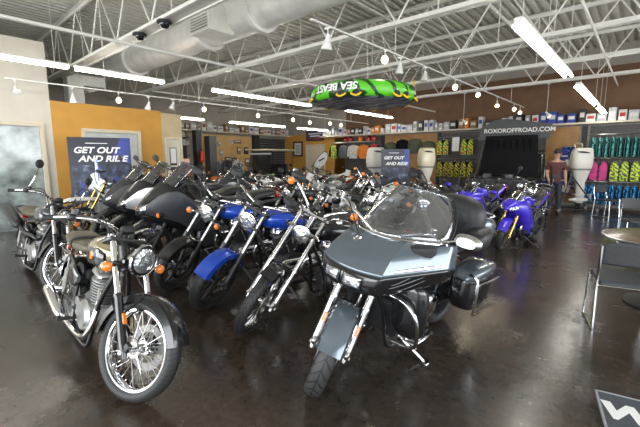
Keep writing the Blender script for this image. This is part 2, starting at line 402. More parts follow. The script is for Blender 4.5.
    b.tube([(hx, 0, hz), (hx-.3, 0, hz-.06), (-L+.38, 0, .70)], .028, n1, k=3)
    b.tube([(-L, -wr/2-.07, Rr), (-L, wr/2+.07, Rr)], .014, n1)
    part('frame', b, K.get('frame_m', BLACKP))
    ex = -L/2-.04   # engine centre
    # engine
    if K['eng'] == 'vtwin':
        b = MB(); b.box((ex, 0, .36), (.42, .22, .26), None, .06); b.lathe([(.0, -.14), (.12, -.14), (.135, -.10), (.135, .10), (.12, .14), (0, .14)], 20, (ex-.02, 0, .40), (0, 1, 0))
        b.box((ex-.30, 0, .42), (.22, .2, .2), None, .04)
        e = part('engine', b, K.get('engm', DARKMETAL))
        b = MB(); b.loft([(ex+.16, .15, .36, .02, .06), (ex+.12, .16, .36, .045, .11), (ex-.1, .165, .37, .05, .11), (ex-.34, .16, .40, .045, .11), (ex-.40, .15, .40, .02, .05)], 14, 3); part('primary_cover', b, CHROME if K.get('shiny', 1) else MATTE, e)
        for sg, nm in ((1, 0), (-1, 1)):
            a = R(23)*sg; d = V(sin(a), 0, cos(a)); o = V(ex, 0, .45)+d*.04
            pr = [(.07, 0)]; nf = 9
            for i in range(nf): z = .015+i*.021; pr += [(.075, z), (.104, z+.003), (.104, z+.010), (.075, z+.013)]
            b = MB(); b.lathe(pr+[(.07, .22)], 20, o, d)
            b.box(o+d*.245, (.17, .17, .05), Matrix.Rotation(a, 3, 'Y'), .015); cy = part('cylinder', b, K.get('cylm', DARKMETAL), e)
            b = MB(); b.box(o+d*.295, (.15, .16, .07), Matrix.Rotation(a, 3, 'Y'), .03)
            for sd in (-1, 1): b.tube([o+V(0, sd*-.09, 0)+d*-.02, o+V(0, sd*-.09, 0)+d*.26], .010, 6)
            part('rocker_cover', b, CHROME, cy)
        b = MB(); b.lathe([(0, 0), (.085, 0), (.095, .015), (.095, .06), (.08, .075), (0, .08)], 24, (ex+.01, -.12, .64), (0, -1, 0)); part('air_cleaner', b, CHROME, e)
        pipes = [[(ex+.19, -.08, .60), (ex+.30, -.13, .55), (ex+.30, -.17, .38), (ex+.12, -.19, .26), (ex-.25, -.20, .25), (ex-.5, -.21, .26)], [(ex-.15, -.09, .58), (ex-.10, -.16, .50), (ex-.16, -.19, .36), (ex-.35, -.20, .32), (ex-.5, -.21, .30)]]
        muf = [[(ex-.45, -.215, .26), (-L-.28, -.225, .30)]]; mr = .05
    elif K['eng'] == 'single':
        b = MB(); b.box((ex-.05, 0, .36), (.36, .2, .26), None, .05)
        b.lathe([(.0, -.15), (.10, -.15), (.125, -.12), (.125, .12), (.10, .15), (0, .15)], 20, (ex+.03, 0, .36), (0, 1, 0)); b.lathe([(.0, -.13), (.08, -.13), (.09, .13), (0, .13)], 16, (ex-.16, 0, .38), (0, 1, 0))
        e = part('engine', b, engm); d = V(sin(R(12)), 0, cos(R(12))); o = V(ex+.05, 0, .46); pr = [(.07, 0)]
        for i in range(9): z = .01+i*.022; pr += [(.078, z), (.106, z+.003), (.106, z+.010), (.078, z+.013)]
        b = MB(); b.lathe(pr+[(.07, .21)], 20, o, d); b.box(o+d*.235, (.19, .18, .06), Matrix.Rotation(R(12), 3, 'Y'), .02); cy = part('cylinder', b, engm, e)
        b = MB(); b.box(o+d*.285, (.16, .13, .06), Matrix.Rotation(R(12), 3, 'Y'), .025); part('rocker_cover', b, engm, cy)
        b = MB(); b.tube([(ex-.12, -.04, .62), (ex-.22, -.05, .62)], .04, n1); b.box((ex-.28, -.09, .62), (.16, .05, .16), None, .03); part('carburettor', b, DARKMETAL, e)
        if K.get('highpipe'):
            pipes = [[(ex+.12, -.05, .58), (ex+.22, -.12, .56), (ex+.16, -.17, .60), (ex-.2, -.17, .60), (ex-.42, -.18, .68)]]; muf = [[(ex-.36, -.19, .66), (-L-.26, -.20, .84)]]; mr = .065
        else:
            pipes = [[(ex+.12, -.05, .58), (ex+.24, -.09, .50), (ex+.22, -.14, .30), (ex+.05, -.16, .22), (ex-.40, -.18, .25)]]; muf = [[(ex-.36, -.19, .25), (-L-.20, -.20, .37)]]; mr = .045
    else:
        b = MB(); b.box((ex, 0, .40), (.50, .34, .34), None, .07); b.box((ex+.14, 0, .60), (.24, .36, .18), Matrix.Rotation(R(25), 3, 'Y'), .04)
        for sd in (-1, 1): b.lathe([(0, 0), (.09, 0), (.10, -.02), (.08, -.05), (0, -.055)], 18, (ex-.10, sd*.225, .40), (0, sd, 0))
        e = part('engine', b, K.get('engm', DARKMETAL))
        b = MB(); b.box((ex+.30, 0, .58), (.05, .34, .30), Matrix.Rotation(R(12), 3, 'Y'), .01); part('radiator', b, MATTE, e)
        pipes = [[(ex+.26, y, .52), (ex+.30, y, .36), (ex+.2, y*.5, .20), (ex-.1, -.05, .19), (ex-.38, -.14, .26)] for y in (-.12, 0, .12)]; muf = [[(ex-.36, -.17, .28), (-L-.16, -.23, .56)]]; mr = .062
    b = MB()
    for p in pipes: b.tube(p, .022, n1, k=5)
    pm = K.get('pipe_m', CHROME); xp = part('exhaust_pipe', b, pm); b = MB()
    for p in muf:
        p = [Vector(q) for q in p]; b.tube([p[0]+(p[1]-p[0])*t for t in (0, .06, .15, .9, .97, 1)], [.025, mr*.8, mr, mr*1.05, mr*.9, mr*.7], max(n1, 14) if lod else 8)
    part('muffler', b, K.get('muf_m', pm), xp)
    # handlebar
    bp = [Tc+u*.02+Vector(q) for q in K['bars']]
    b = MB(); full = [V(q.x, -q.y, q.z) for q in reversed(bp)]+bp
    b.tube(full, .0125, n1, k=6)
    hb = part('handlebar', b, K.get('bar_m', CHROME if kind in ('cruiser', 'chopper', 'classic', 'tourer') else MATTE), steered=True)
    for sd in (-1, 1):
        q0, q1 = bp[-2].copy(), bp[-1].copy(); q0.y *= sd; q1.y *= sd; d = (q1-q0).normalized()
        b = MB(); b.tube([q1-d*.12, q1-d*.11, q1+d*.02, q1+d*.025], [.016, .0185, .0185, .022], n1); part('grip', b, RUBBER, hb, steered=True)
        b = MB(); b.box(q1-d*.155, (.05, .045, .05), None, .012); b.tube([q1-d*.15+V(.03, 0, 0), q1-d*.10+V(.06, sd*.01, -.005), q1+V(.06, 0, -.01)], .006, 5)
        if lod: b.lathe([(.0, 0), (.026, 0), (.026, .03), (0, .035)], 10, q1-d*.17+V(.01, 0, .02))
        part('lever', b, CHROME if kind in ('chopper', 'tourer') else DARKMETAL, hb, steered=True)
        if K['mir']:
            mx, my, mz = K['mir']; m0 = q1-d*.16; m1 = Tc+u*.02+V(mx, sd*my, mz+.02)+V(0, 0, .06)
            b = MB(); b.tube([m0, m0+(m1-m0)*.5+V(.02, 0, -.02), m1-V(0, sd*-.0, .05)], .006, 6, k=3); mi = part('mirror', b, K.get('mir_m', CHROME if kind in ('cruiser', 'chopper', 'classic') else MATTE), steered=True)
            b = MB()
            if kind in ('classic',): b.lathe([(0, .022), (.035, .018), (.052, .0), (.05, -.008), (0, -.008)], 20, m1, (1, 0, 0))
            else: b.loft([(m1.x-.012, m1.y+sd*.03, m1.z, .075, .042), (m1.x, m1.y+sd*.03, m1.z, .08, .046), (m1.x+.022, m1.y+sd*.03, m1.z, .05, .026)], 14, 1)
            part('mirror_head', b, K.get('mirh_m', MATTE), mi, steered=True)
    b = MB(); b.lathe([(0, 0), (.045, 0), (.048, .03), (.044, .045), (0, .047)], 16, Tc+u*.06+f*.03, (-.4, 0, .9))
    if kind in ('cruiser', 'chopper', 'classic', 'dirt'):
        b.lathe([(0, 0), (.022, 0), (.022, .05), (0, .05)], 10, Tc+u*.03+V(0, .05, 0)); b.lathe([(0, 0), (.022, 0), (.022, .05), (0, .05)], 10, Tc+u*.03+V(0, -.05, 0))
    part('gauge', b, MATTE, steered=True)
    if lod:   # cables
        b = MB()
        for sd in (-1, 1):
            q = bp[-2].copy(); q.y *= sd
            b.tube([q, q+V(.14, -sd*.08, .02), Tc+f*.10+V(0, sd*.05, -.10), Tc+V(-.1, sd*.05, -.25)], .0055, 5, k=5)
            b.tube([q+V(-.02, 0, 0), q+V(.10, -sd*.14, .05), Tc+f*.07+V(0, sd*.09, -.2), ax+u*.36+V(0, sd*fw, 0)], .005, 5, k=5)
        part('cable', b, MATTE, steered=True)
    # headlight
    if K['hl']:
        hx_, hz_, hr = K['hl']; c = Tc+V(hx_, 0, hz_)
        b = MB(); b.lathe([(0, -.10), (.03, -.098), (hr*.75, -.06), (hr*.97, -.015), (hr+.004, .0), (hr+.008, .012), (hr-.004, .020)], 28, c, (1, 0, -.06))
        b.tube([c+V(-.03, -fw, -.02), c+V(-.03, fw, -.02)], .012, 8); h = part('headlight', b, K.get('hl_m', CHROME if kind in ('cruiser', 'chopper') else BLACKP), steered=True)
        b = MB(); b.lathe([(hr-.004, .010), (hr*.8, .022), (hr*.4, .034), (0, .038)], 28, c, (1, 0, -.06)); part('headlight_lens', b, LENS, h, steered=True)
        if kind == 'classic' or K.get('ring'): b = MB(); b.lathe([(hr-.006, .012), (hr+.004, .022), (hr+.010, .010), (hr+.006, -.004)], 28, c, (1, 0, -.06)); part('headlight_ring', b, CHROME, h, steered=True)
    if kind in ('cruiser', 'chopper', 'classic', 'adventure') and K.get('sig', 1):
        for sd in (-1, 1):
            c = ax+u*(fl-.20)+f*.03+V(0, sd*(fw+.10), 0)
            if kind == 'adventure': c = V(-.10, sd*.27, .80)
            if kind == 'chopper': c = bp[-3]+V(.05, 0, -.02); c.y *= sd
            b = MB(); b.tube([V(c.x-.02, sd*(abs(c.y)-.09), c.z), V(c.x-.02, sd*(abs(c.y)), c.z)], .009, 6); b.lathe([(0, -.035), (.022, -.03), (.036, 0), (.036, .008)], 14, c, (1, 0, 0)); t = part('turn_signal', b, CHROME if kind != 'adventure' else MATTE, steered=kind != 'adventure')
            b = MB(); b.lathe([(.034, .008), (.030, .026), (.016, .036), (0, .038)], 14, c, (1, 0, 0)); part('signal_lens', b, ORANGE, t, steered=kind != 'adventure')
    # tank + seat
    if kind in ('cruiser', 'chopper', 'tourer'):
        z = .88 if kind != 'chopper' else .87; x0 = Tc.x-.08; hw = {'cruiser': .155, 'chopper': .13, 'tourer': .165}[kind]; l = .55 if kind != 'tourer' else .6
        b = MB(); b.loft([(x0+.02, 0, z, .03, .04), (x0-.04, 0, z+.005, hw*.62, .085), (x0-.2, 0, z, hw, .108), (x0-.36, 0, z-.02, hw*.95, .1), (x0-l+.08, 0, z-.06, hw*.6, .07), (x0-l, 0, z-.08, hw*.3, .04)], 22 if lod else 12, 4, e=2.2)
        t = part('fuel_tank', b, paint); b = MB(); b.lathe([(0, .018), (.028, .016), (.034, .004), (.034, -.02)], 16, (x0-.24, -.05, z+.10)); b.lathe([(0, .018), (.03, .016), (.036, .0), (.036, -.02)], 16, (x0-.2, .05, z+.10)); part('filler_cap', b, CHROME, t)
        if kind != 'tourer':
            for sd in (-1, 1): b = MB(); b.lathe([(0, .006), (.03, .004), (.034, -.006)], 14, (x0-.22, sd*(hw-.003), z), (0, sd, 0.1)); part('tank_badge', b, CHROME, t)
            xs = x0-l+.06; b = MB(); b.loft([(xs, 0, .80, .09, .035), (xs-.10, 0, .765, .135, .045), (xs-.26, 0, .75, .165, .05), (xs-.38, 0, .79, .15, .055), (xs-.50, 0, .82, .12, .045), (xs-.62, 0, .81, .10, .03), (xs-.66, 0, .80, .05, .015)], 18 if lod else 10, 3, e=2.8); part('seat', b, seat_m)
        for sd in (-1, 1): b = MB(); b.box((ex-.28, sd*.14, .60), (.22, .03, .2), None, .02); part('side_cover', b, acc)
    elif kind == 'classic':
        x0 = Tc.x-.06; b = MB(); b.loft([(x0+.02, 0, .86, .04, .05), (x0-.04, 0, .87, .10, .085), (x0-.18, 0, .875, .135, .105), (x0-.34, 0, .865, .125, .095), (x0-.46, 0, .85, .08, .07), (x0-.50, 0, .84, .04, .04)], 22, 4, e=2.4); t = part('fuel_tank', b, K.get('tank_m', paint))
        for sd in (-1, 1): b = MB(); b.loft([(x0-.02, sd*.085, .845, .02, .035), (x0-.10, sd*.115, .845, .020, .065), (x0-.24, sd*.127, .84, .016, .065), (x0-.33, sd*.115, .835, .012, .04)], 12, 4); part('tank_panel', b, K.get('panel_m', BLACKP), t)
        if K.get('emblem'):
            for sd in (-1, 1): b = MB(); b.lathe([(0, .006), (.030, .004), (.034, 0)], 16, (x0-.17, sd*.139, .85), (0, sd, .1)); part('tank_badge', b, ORANGE, t); b = MB()
            for sd in (-1, 1):
                for k in (-1, 0, 1): b.tube([(x0-.10, sd*.136, .86+k*.008), (x0-.145, sd*.144, .868+k*.014)], .004, 5)
                part('tank_wing', b, WHITEP, t)
        b = MB(); b.lathe([(0, .02), (.03, .018), (.034, -.02)], 16, (x0-.2, 0, .98)); part('filler_cap', b, CHROME, t)
        xs = x0-.46; b = MB(); b.loft([(xs+.02, 0, .84, .07, .03), (xs-.06, 0, .835, .115, .045), (xs-.26, 0, .825, .13, .05), (xs-.42, 0, .84, .135, .06), (xs-.58, 0, .86, .12, .05), (xs-.64, 0, .86, .06, .025)], 18, 3, e=2.8); s = part('seat', b, seat_m)
        if K.get('strap', 1): b = MB(); b.loft([(xs-.31, 0, .835, .142, .062), (xs-.35, 0, .837, .143, .064)], 18, 1, e=2.8); part('seat_strap', b, LEATHER, s)
        for sd in (-1, 1): b = MB(); b.loft([(ex-.16, sd*.13, .60, .012, .03), (ex-.24, sd*.14, .60, .02, .09), (ex-.36, sd*.14, .60, .02, .09), (ex-.44, sd*.13, .60, .012, .03)], 12, 3); part('side_cover', b, acc)
        if K.get('rack'): b = MB(); b.tube([(-L-.05, -.1, .80), (-L-.3, -.1, .86), (-L-.36, 0, .88), (-L-.3, .1, .86), (-L-.05, .1, .80)], .012, 8, k=4); part('grab_rail', b, MATTE)
    elif kind == 'adventure':
        b = MB(); b.loft([(.14, 0, .78, .02, .03), (.06, 0, .82, .12, .13), (-.10, 0, .87, .22, .25), (-.30, 0, .88, .30, .34), (-.52, 0, .83, .31, .37), (-.74, 0, .76, .27, .32), (-.92, 0, .76, .18, .22), (-1.04, 0, .80, .08, .10)], 16, 3, e=1.75); t = part('fairing', b, paint, smooth=24)
        for sd in (-1, 1): b = MB(); b.loft([(.04, sd*.14, .84, .02, .05), (-.12, sd*.23, .90, .03, .15), (-.32, sd*.285, .90, .035, .21), (-.50, sd*.315, .78, .02, .20), (-.66, sd*.30, .66, .012, .08)], 10, 2, e=2.4); part('side_panel', b, K.get('panel_m', GREYP), t, smooth=25)
        b = MB(); b.grid([[V(-.10-.36*v-.14*abs(s)**2, s*(.19-.07*v*v), 1.08+.36*v-.05*s*s) for v in (0, .25, .5, .75, .92, 1)] for s in (-1, -.75, -.5, -.25, 0, .25, .5, .75, 1)]); part('windscreen', b, SMOKE, solid=.004)
        for sd in (-1, 1): b = MB(); b.loft([(.10, sd*.06, .83, .03, .02), (.07, sd*.08, .85, .05, .03), (-.02, sd*.13, .90, .05, .04)], 14, 2); part('headlight', b, LENS)
        b = MB(); b.loft([(.10, 0, .80, .02, .01), (-.02, 0, .86, .06, .02), (-.2, 0, .90, .09, .03)], 12, 3); part('beak', b, paint)
        b = MB(); b.loft([(-.98, 0, .90, .09, .04), (-1.1, 0, .88, .15, .05), (-1.35, 0, .88, .17, .06), (-1.5, 0, .94, .16, .06), (-1.75, 0, .97, .13, .05), (-1.82, 0, .97, .06, .02)], 16, 3, e=2.8); part('seat', b, seat_m)
        b = MB(); b.loft([(-1.3, 0, .80, .12, .07), (-1.6, 0, .83, .12, .06), (-1.92, 0, .88, .06, .03)], 12, 3); part('tail', b, paint)
        for sd in (-1, 1):
            q = bp[-1]; b = MB(); b.loft([(q.x+.10, sd*(q.y-.10), q.z, .05, .045), (q.x+.06, sd*(q.y+.02), q.z, .035, .05), (q.x-.02, sd*(q.y+.05), q.z, .01, .03)], 10, 3); part('hand_guard', b, MATTE, hb, steered=True)
    elif kind == 'sport':
        b = MB(); b.loft([(.10, 0, .80, .02, .02), (.06, 0, .81, .08, .05), (-.06, 0, .83, .17, .11), (-.20, 0, .80, .22, .17), (-.34, 0, .74, .24, .24), (-.48, 0, .66, .24, .28), (-.62, 0, .55, .22, .30), (-.80, 0, .42, .20, .22), (-.98, 0, .34, .17, .14), (-1.06, 0, .32, .10, .08)], 22 if lod else 14, 4, e=2.4); t = part('fairing', b, paint)
        for sd in (-1, 1): b = MB(); b.loft([(.07, sd*.05, .80, .03, .02), (.04, sd*.085, .81, .055, .032), (-.03, sd*.13, .83, .04, .035)], 12, 2); part('headlight', b, LENS, t)
        b = MB(); b.grid([[V(-.06-.26*v-.05*s*s, s*(.15-.04*v), .92+.19*v-.06*s*s*(1-v)) for v in (0, .3, .6, .85, 1)] for s in (-1, -.6, -.3, 0, .3, .6, 1)]); part('windscreen', b, SMOKE, solid=.004)
        b = MB(); b.loft([(-.42, 0, .86, .06, .05), (-.5, 0, .90, .14, .09), (-.66, 0, .90, .16, .10), (-.8, 0, .86, .12, .08), (-.9, 0, .82, .07, .04)], 18, 3); part('fuel_tank', b, paint)
        b = MB(); b.loft([(-.86, 0, .81, .09, .035), (-1.0, 0, .80, .14, .04), (-1.18, 0, .86, .13, .04), (-1.25, 0, .93, .10, .045), (-1.46, 0, 1.0, .09, .04)], 14, 3); part('seat', b, seat_m)
        b = MB(); b.loft([(-1.0, 0, .74, .12, .05), (-1.25, 0, .84, .12, .07), (-1.5, 0, .94, .09, .05), (-1.68, 0, 1.0, .04, .02)], 14, 3); part('tail', b, paint)
        for sd in (-1, 1):
            b = MB(); b.tube([(.0, sd*.16, .92), (-.02, sd*.30, 1.02)], .008, 6); b.loft([(-.03, sd*.34, 1.03, .07, .03), (-.01, sd*.34, 1.03, .07, .03), (.02, sd*.34, 1.03, .04, .015)], 12, 1); part('mirror', b, paint)
    elif kind == 'dirt':
        b = MB(); b.loft([(-.36, 0, .92, .04, .04), (-.44, 0, .90, .13, .10), (-.62, 0, .84, .16, .14), (-.78, 0, .86, .10, .08), (-.9, 0, .86, .06, .04)], 14, 4); t = part('shroud', b, paint)
        b = MB(); b.loft([(-.62, 0, .95, .05, .03), (-.8, 0, .93, .08, .04), (-1.1, 0, .92, .10, .045), (-1.4, 0, .96, .08, .035)], 12, 3); part('seat', b, seat_m)
        b = MB(); b.loft([(-1.1, 0, .86, .10, .04), (-1.45, 0, .92, .09, .02), (-1.75, 0, 1.0, .07, .012), (-1.85, 0, 1.02, .04, .008)], 12, 3); part('rear_fender', b, paint)
        b = MB(); b.loft([(.30, 0, .84, .03, .008), (.15, 0, .86, .07, .014), (-.1, 0, .84, .09, .018), (-.36, 0, .80, .07, .012)], 12, 3); part('front_fender', b, paint, steered=True)
        b = MB(); b.box(Tc+V(.07, 0, -.02), (.02, .2, .22), Matrix.Rotation(-rk, 3, 'Y'), .008); part('number_plate', b, WHITEP, steered=True)
        for sd in (-1, 1): b = MB(); b.loft([(-1.0, sd*.1, .76, .015, .05), (-1.2, sd*.12, .76, .015, .10), (-1.42, sd*.11, .82, .012, .04)], 10, 3); part('side_panel', b, WHITEP)
    # rear shocks, tail lamp, footpegs, stand
    if kind in ('cruiser', 'chopper', 'classic'):
        for sd in (-1, 1):
            b = MB(); a_ = V(-L+.06, sd*(wr/2+.07), Rr+.04); c_ = V(-L+.20, sd*(wr/2+.065), .72); b.tube([a_, c_], .014, 8); m = (c_-a_)
            pr = [(.015, .05)]; 
            for i in range(9): z = .06+i*.024; pr += [(.026, z), (.026, z+.009), (.019, z+.016)]
            b.lathe(pr, 12, a_, m); part('shock_absorber', b, STEEL)
    tz = {'cruiser': .70, 'chopper': .70, 'classic': .74, 'tourer': .62, 'adventure': .90, 'sport': .96, 'dirt': .90}[kind]
    b = MB(); b.box((-L-Rr*.80 if kind not in ('sport', 'adventure', 'dirt') else -1.70+(-.16 if kind == 'adventure' else 0), 0, tz), (.05, .10, .06), None, .015); part('tail_light', b, REDP)
    for sd in (-1, 1): b = MB(); b.tube([(ex-.12, sd*.14, .30), (ex-.12, sd*.27, .31)], [.012, .018], 8); part('footpeg', b, RUBBER)
    tl = math.tan(R(lean)); b = MB(); y1 = .36; x1 = ex+.02+K.get('ksx', 0); b.tube([(ex+.10, .13, .22), (x1, y1-.04, y1*tl+.03), (x1, y1, y1*tl+.012)], [.013, .012, .012], 8); b.box((x1, y1+.015, y1*tl+.010), (.07, .05, .014), None, .005); part('kickstand', b, CHROME if kind == 'tourer' else DARKMETAL)
    root['_u'] = 0; del root['_u']
    return root, part, dict(S=S, Tc=Tc, u=u, f=f, ax=ax, ex=ex, L=L, Rr=Rr, bp=bp, hb=hb)
def touring_extras(root, part, d):
    lerp = lambda a, b, t: a+(b-a)*t
    ce = [(-.40, 1.13), (-.30, 1.085), (-.19, 1.025), (-.10, .945), (-.078, .895), (-.072, .84), (-.10, .785), (-.20, .76)]
    ou = [(-.88, 1.09), (-.85, 1.05), (-.82, 1.0), (-.79, .95), (-.79, .91), (-.80, .87), (-.83, .83), (-.86, .81)]
    def P(s, t, off=0.):
        i = min(int(t), len(ce)-2); u = t-i
        c = (lerp(ce[i][0], ce[i+1][0], u), lerp(ce[i][1], ce[i+1][1], u)); o = (lerp(ou[i][0], ou[i+1][0], u), lerp(ou[i][1], ou[i+1][1], u))
        a = abs(s); w = .10*(a/.56)**2 if a < .56 else .10+.90*(a-.56)/.44; hw = .475-.05*max(0, t-3.4)/3.6-.05*max(0, 3-t)/3
        return V(lerp(c[0], o[0], w)+off*(1-.5*w), s*hw, lerp(c[1], o[1], w)-.018*(max(0, a-.56)))
    SS = sorted(set([-1+2*i/28 for i in range(29)]+[-.56, .56]))
    b = MB(); b.grid([[P(s, t) for t in (0, .25, .5, 1, 1.5, 2, 2.5, 2.8, 3, 3.3)] for s in SS]); fa = part('fairing', b, GREYBLUE, solid=.012, smooth=22)
    b = MB(); b.grid([[P(s, t) for t in (3.3, 3.7, 4, 4.5, 5, 5.5, 6, 6.5, 7)] for s in SS]); fl = part('fairing_lower', b, BLACKP, fa, solid=.012, smooth=50)
    for sd in (-1, 1):
        b = MB(); c = [[P(sd*(.03+.34*i/8), 3.5+1.7*j/6+.25*(i/8), .012) for j in range(7)] for i in range(9)]
        b.grid(c); hl = part('headlight_surround', b, BLACKP, fa, solid=.008)
        b = MB(); b.grid([[P(sd*(.06+.28*i/8), 3.65+1.35*j/6+.25*(i/8), .021+.012*sin(pi*i/8)*sin(pi*j/6)) for j in range(7)] for i in range(9)]); part('headlight_lens', b, LENS, fa, solid=.006)
        for k, (s0, s1, t0, t1) in enumerate(((.55, .97, 4.9, 3.9), (.62, .95, 5.6, 4.7), (.6, .8, 4.3, 4.0))):
            b = MB(); b.tube([P(sd*lerp(s0, s1, q/8), lerp(t0, t1, q/8)+.35*sin(q/8*2*pi), .008) for q in range(9)], [.002, .006, .007, .004, .001], 5, flat=.5); part('side_stripe', b, SILVER, fa)
        b = MB(); b.tube([P(sd*.62, 2.75, .02), P(sd*.8, 2.7, .02), P(sd*.95, 2.6, .018)], [.008, .014, .006], 8, k=3); part('running_light', b, CHROME, fa)
    # screen
    def G(s, v): return V(-.385-.36*abs(s)**2.2-.40*v+.05*v*v, s*(.41-.19*v*v), 1.135+.34*v-.03*abs(s)**2-.05*v*abs(s)**3)
    b = MB(); b.grid([[G(-1+2*i/20, v) for v in (0, .15, .3, .45, .6, .75, .87, .95, 1)] for i in range(21)]); ws = part('windscreen', b, SCREEN, solid=.005, smooth=60)
    b = MB(); b.tube([G(-1+2*i/24, .0)+V(.012, 0, .004) for i in range(25)], .010, 8); part('windscreen_trim', b, CHROME, ws)
    b = MB(); b.tube([G(-1+2*i/24, 1.0) for i in range(25)], .0045, 6); b.tube([G(-1, q/8) for q in range(9)], .0045, 6); b.tube([G(1, q/8) for q in range(9)], .0045, 6); part('windscreen_edge', b, MATTE, ws)
    b = MB(); b.loft([(-.46, 0, 1.06, .30, .06), (-.60, 0, 1.05, .38, .08), (-.74, 0, 1.03, .36, .08), (-.80, 0, 1.02, .30, .05)], 20, 3, e=4); da = part('dashboard', b, MATTE, fa)
    for y in (-.12, .0, .12): b = MB(); b.lathe([(.0, 0), (.048, 0), (.052, .012), (.046, .012), (.0, .008)], 18, (-.78, y, 1.06), (-1, 0, .35)); part('dial', b, STEEL, da)
    # mirrors on the bar ends of the screen
    for sd in (-1, 1):
        b = MB(); b.tube([(-.70, sd*.36, 1.12), (-.70, sd*.46, 1.16), (-.71, sd*.52, 1.17)], .008, 8, k=3); mi = part('mirror', b, CHROME)
        b = MB(); b.loft([(-.735, sd*.56, 1.18, .09, .05), (-.72, sd*.56, 1.18, .10, .056), (-.685, sd*.56, 1.18, .07, .036)], 16, 1); part('mirror_head', b, CHROME, mi)
    # lowers and crash bar
    for sd in (-1, 1):
        b = MB(); b.loft([(-.54, sd*.20, .58, .05, .17), (-.58, sd*.27, .56, .09, .22), (-.68, sd*.29, .52, .10, .22), (-.76, sd*.26, .48, .06, .15)], 18, 3, e=3.5); lo = part('lower_fairing', b, BLACKP)
        b = MB(); b.tube([(-.50, sd*.06, .66), (-.50, sd*.26, .66), (-.50, sd*.38, .58), (-.54, sd*.40, .42), (-.62, sd*.34, .26), (-.66, sd*.14, .20)], .016, 10, k=6); part('crash_bar', b, CHROME)
        b = MB(); b.box((-.80, sd*.29, .27), (.32, .11, .022), None, .01); part('floorboard', b, CHROME)
        b = MB(); b.loft([(-1.36, sd*.30, .56, .05, .08), (-1.42, sd*.31, .52, .10, .17), (-1.62, sd*.32, .50, .125, .19), (-1.82, sd*.31, .50, .12, .19), (-1.97, sd*.29, .54, .08, .14), (-2.0, sd*.28, .55, .04, .08)], 20, 3, e=4); sb = part('saddlebag', b, BLACKP)
        b = MB(); b.loft([(-1.37, sd*.30, .65, .06, .02), (-1.44, sd*.31, .68, .115, .05), (-1.62, sd*.32, .695, .135, .06), (-1.82, sd*.31, .70, .13, .055), (-1.98, sd*.29, .68, .09, .03)], 20, 3, e=3.5); part('saddlebag_lid', b, GREYBLUE, sb)
        b = MB(); b.tube([(-1.36, sd*.38, .72), (-1.36, sd*.46, .68), (-1.38, sd*.47, .42), (-1.44, sd*.46, .34), (-1.85, sd*.45, .33)], .013, 8, k=5); b.tube([(-1.36, sd*.45, .62), (-1.9, sd*.46, .60)], .009, 8); part('bag_rail', b, CHROME, sb)
    # seat, passenger backrest, top box
    b = MB(); b.loft([(-.98, 0, .80, .09, .04), (-1.05, 0, .76, .15, .05), (-1.2, 0, .73, .20, .06), (-1.33, 0, .76, .21, .08), (-1.40, 0, .84, .19, .06), (-1.52, 0, .86, .20, .05), (-1.72, 0, .87, .19, .05), (-1.78, 0, .88, .12, .03)], 22, 4, e=3); st = part('seat', b, LEATHER)
    b = MB(); b.loft([(-1.30, 0, .86, .14, .05), (-1.36, 0, .90, .15, .07), (-1.42, 0, .90, .12, .05)], 18, 3, e=3); part('rider_backrest', b, LEATHER, st)
    b = MB(); b.loft([(-1.60, 0, 1.09, .20, .15, 2.6), (-1.64, 0, 1.10, .275, .215, 2.6), (-1.76, 0, 1.11, .285, .225, 2.6), (-1.83, 0, 1.10, .2, .16, 2.6)], 24, 3); bk = part('passenger_backrest', b, LEATHER)
    b = MB(); b.loft([(-1.585, 0, 1.13, .12, .07), (-1.60, 0, 1.13, .17, .11), (-1.64, 0, 1.13, .17, .11)], 18, 2); part('backrest_panel', b, LEATHER, bk)
    for sd in (-1, 1):
        b = MB(); b.loft([(-1.42, sd*.32, .99, .05, .04), (-1.48, sd*.325, 1.0, .085, .075), (-1.64, sd*.31, 1.0, .095, .09), (-1.78, sd*.28, 1.01, .07, .07)], 16, 3, e=3); part('armrest', b, LEATHER, bk)
    b = MB(); b.loft([(-1.80, 0, 1.02, .22, .08, 4), (-1.84, 0, 1.02, .28, .14, 4), (-1.95, 0, 1.0, .30, .15, 4), (-2.06, 0, 1.0, .28, .13, 4), (-2.12, 0, 1.0, .2, .09, 4)], 24, 3); tp = part('top_box', b, GREYBLUE)
    b = MB(); b.tube([(-1.88, -.26, 1.15), (-2.04, -.25, 1.15), (-2.08, 0, 1.16), (-2.04, .25, 1.15), (-1.88, .26, 1.15)], .010, 8, k=4); part('luggage_rail', b, CHROME, tp)
    b = MB(); b.tube([(-2.0, -.2, 1.05), (-2.1, -.2, 1.50)], .004, 5); part('aerial', b, MATTE, tp)
    b = MB(); b.box((-.66, .0, .40), (.10, .34, .30), None, .02); part('oil_cooler', b, MATTE)

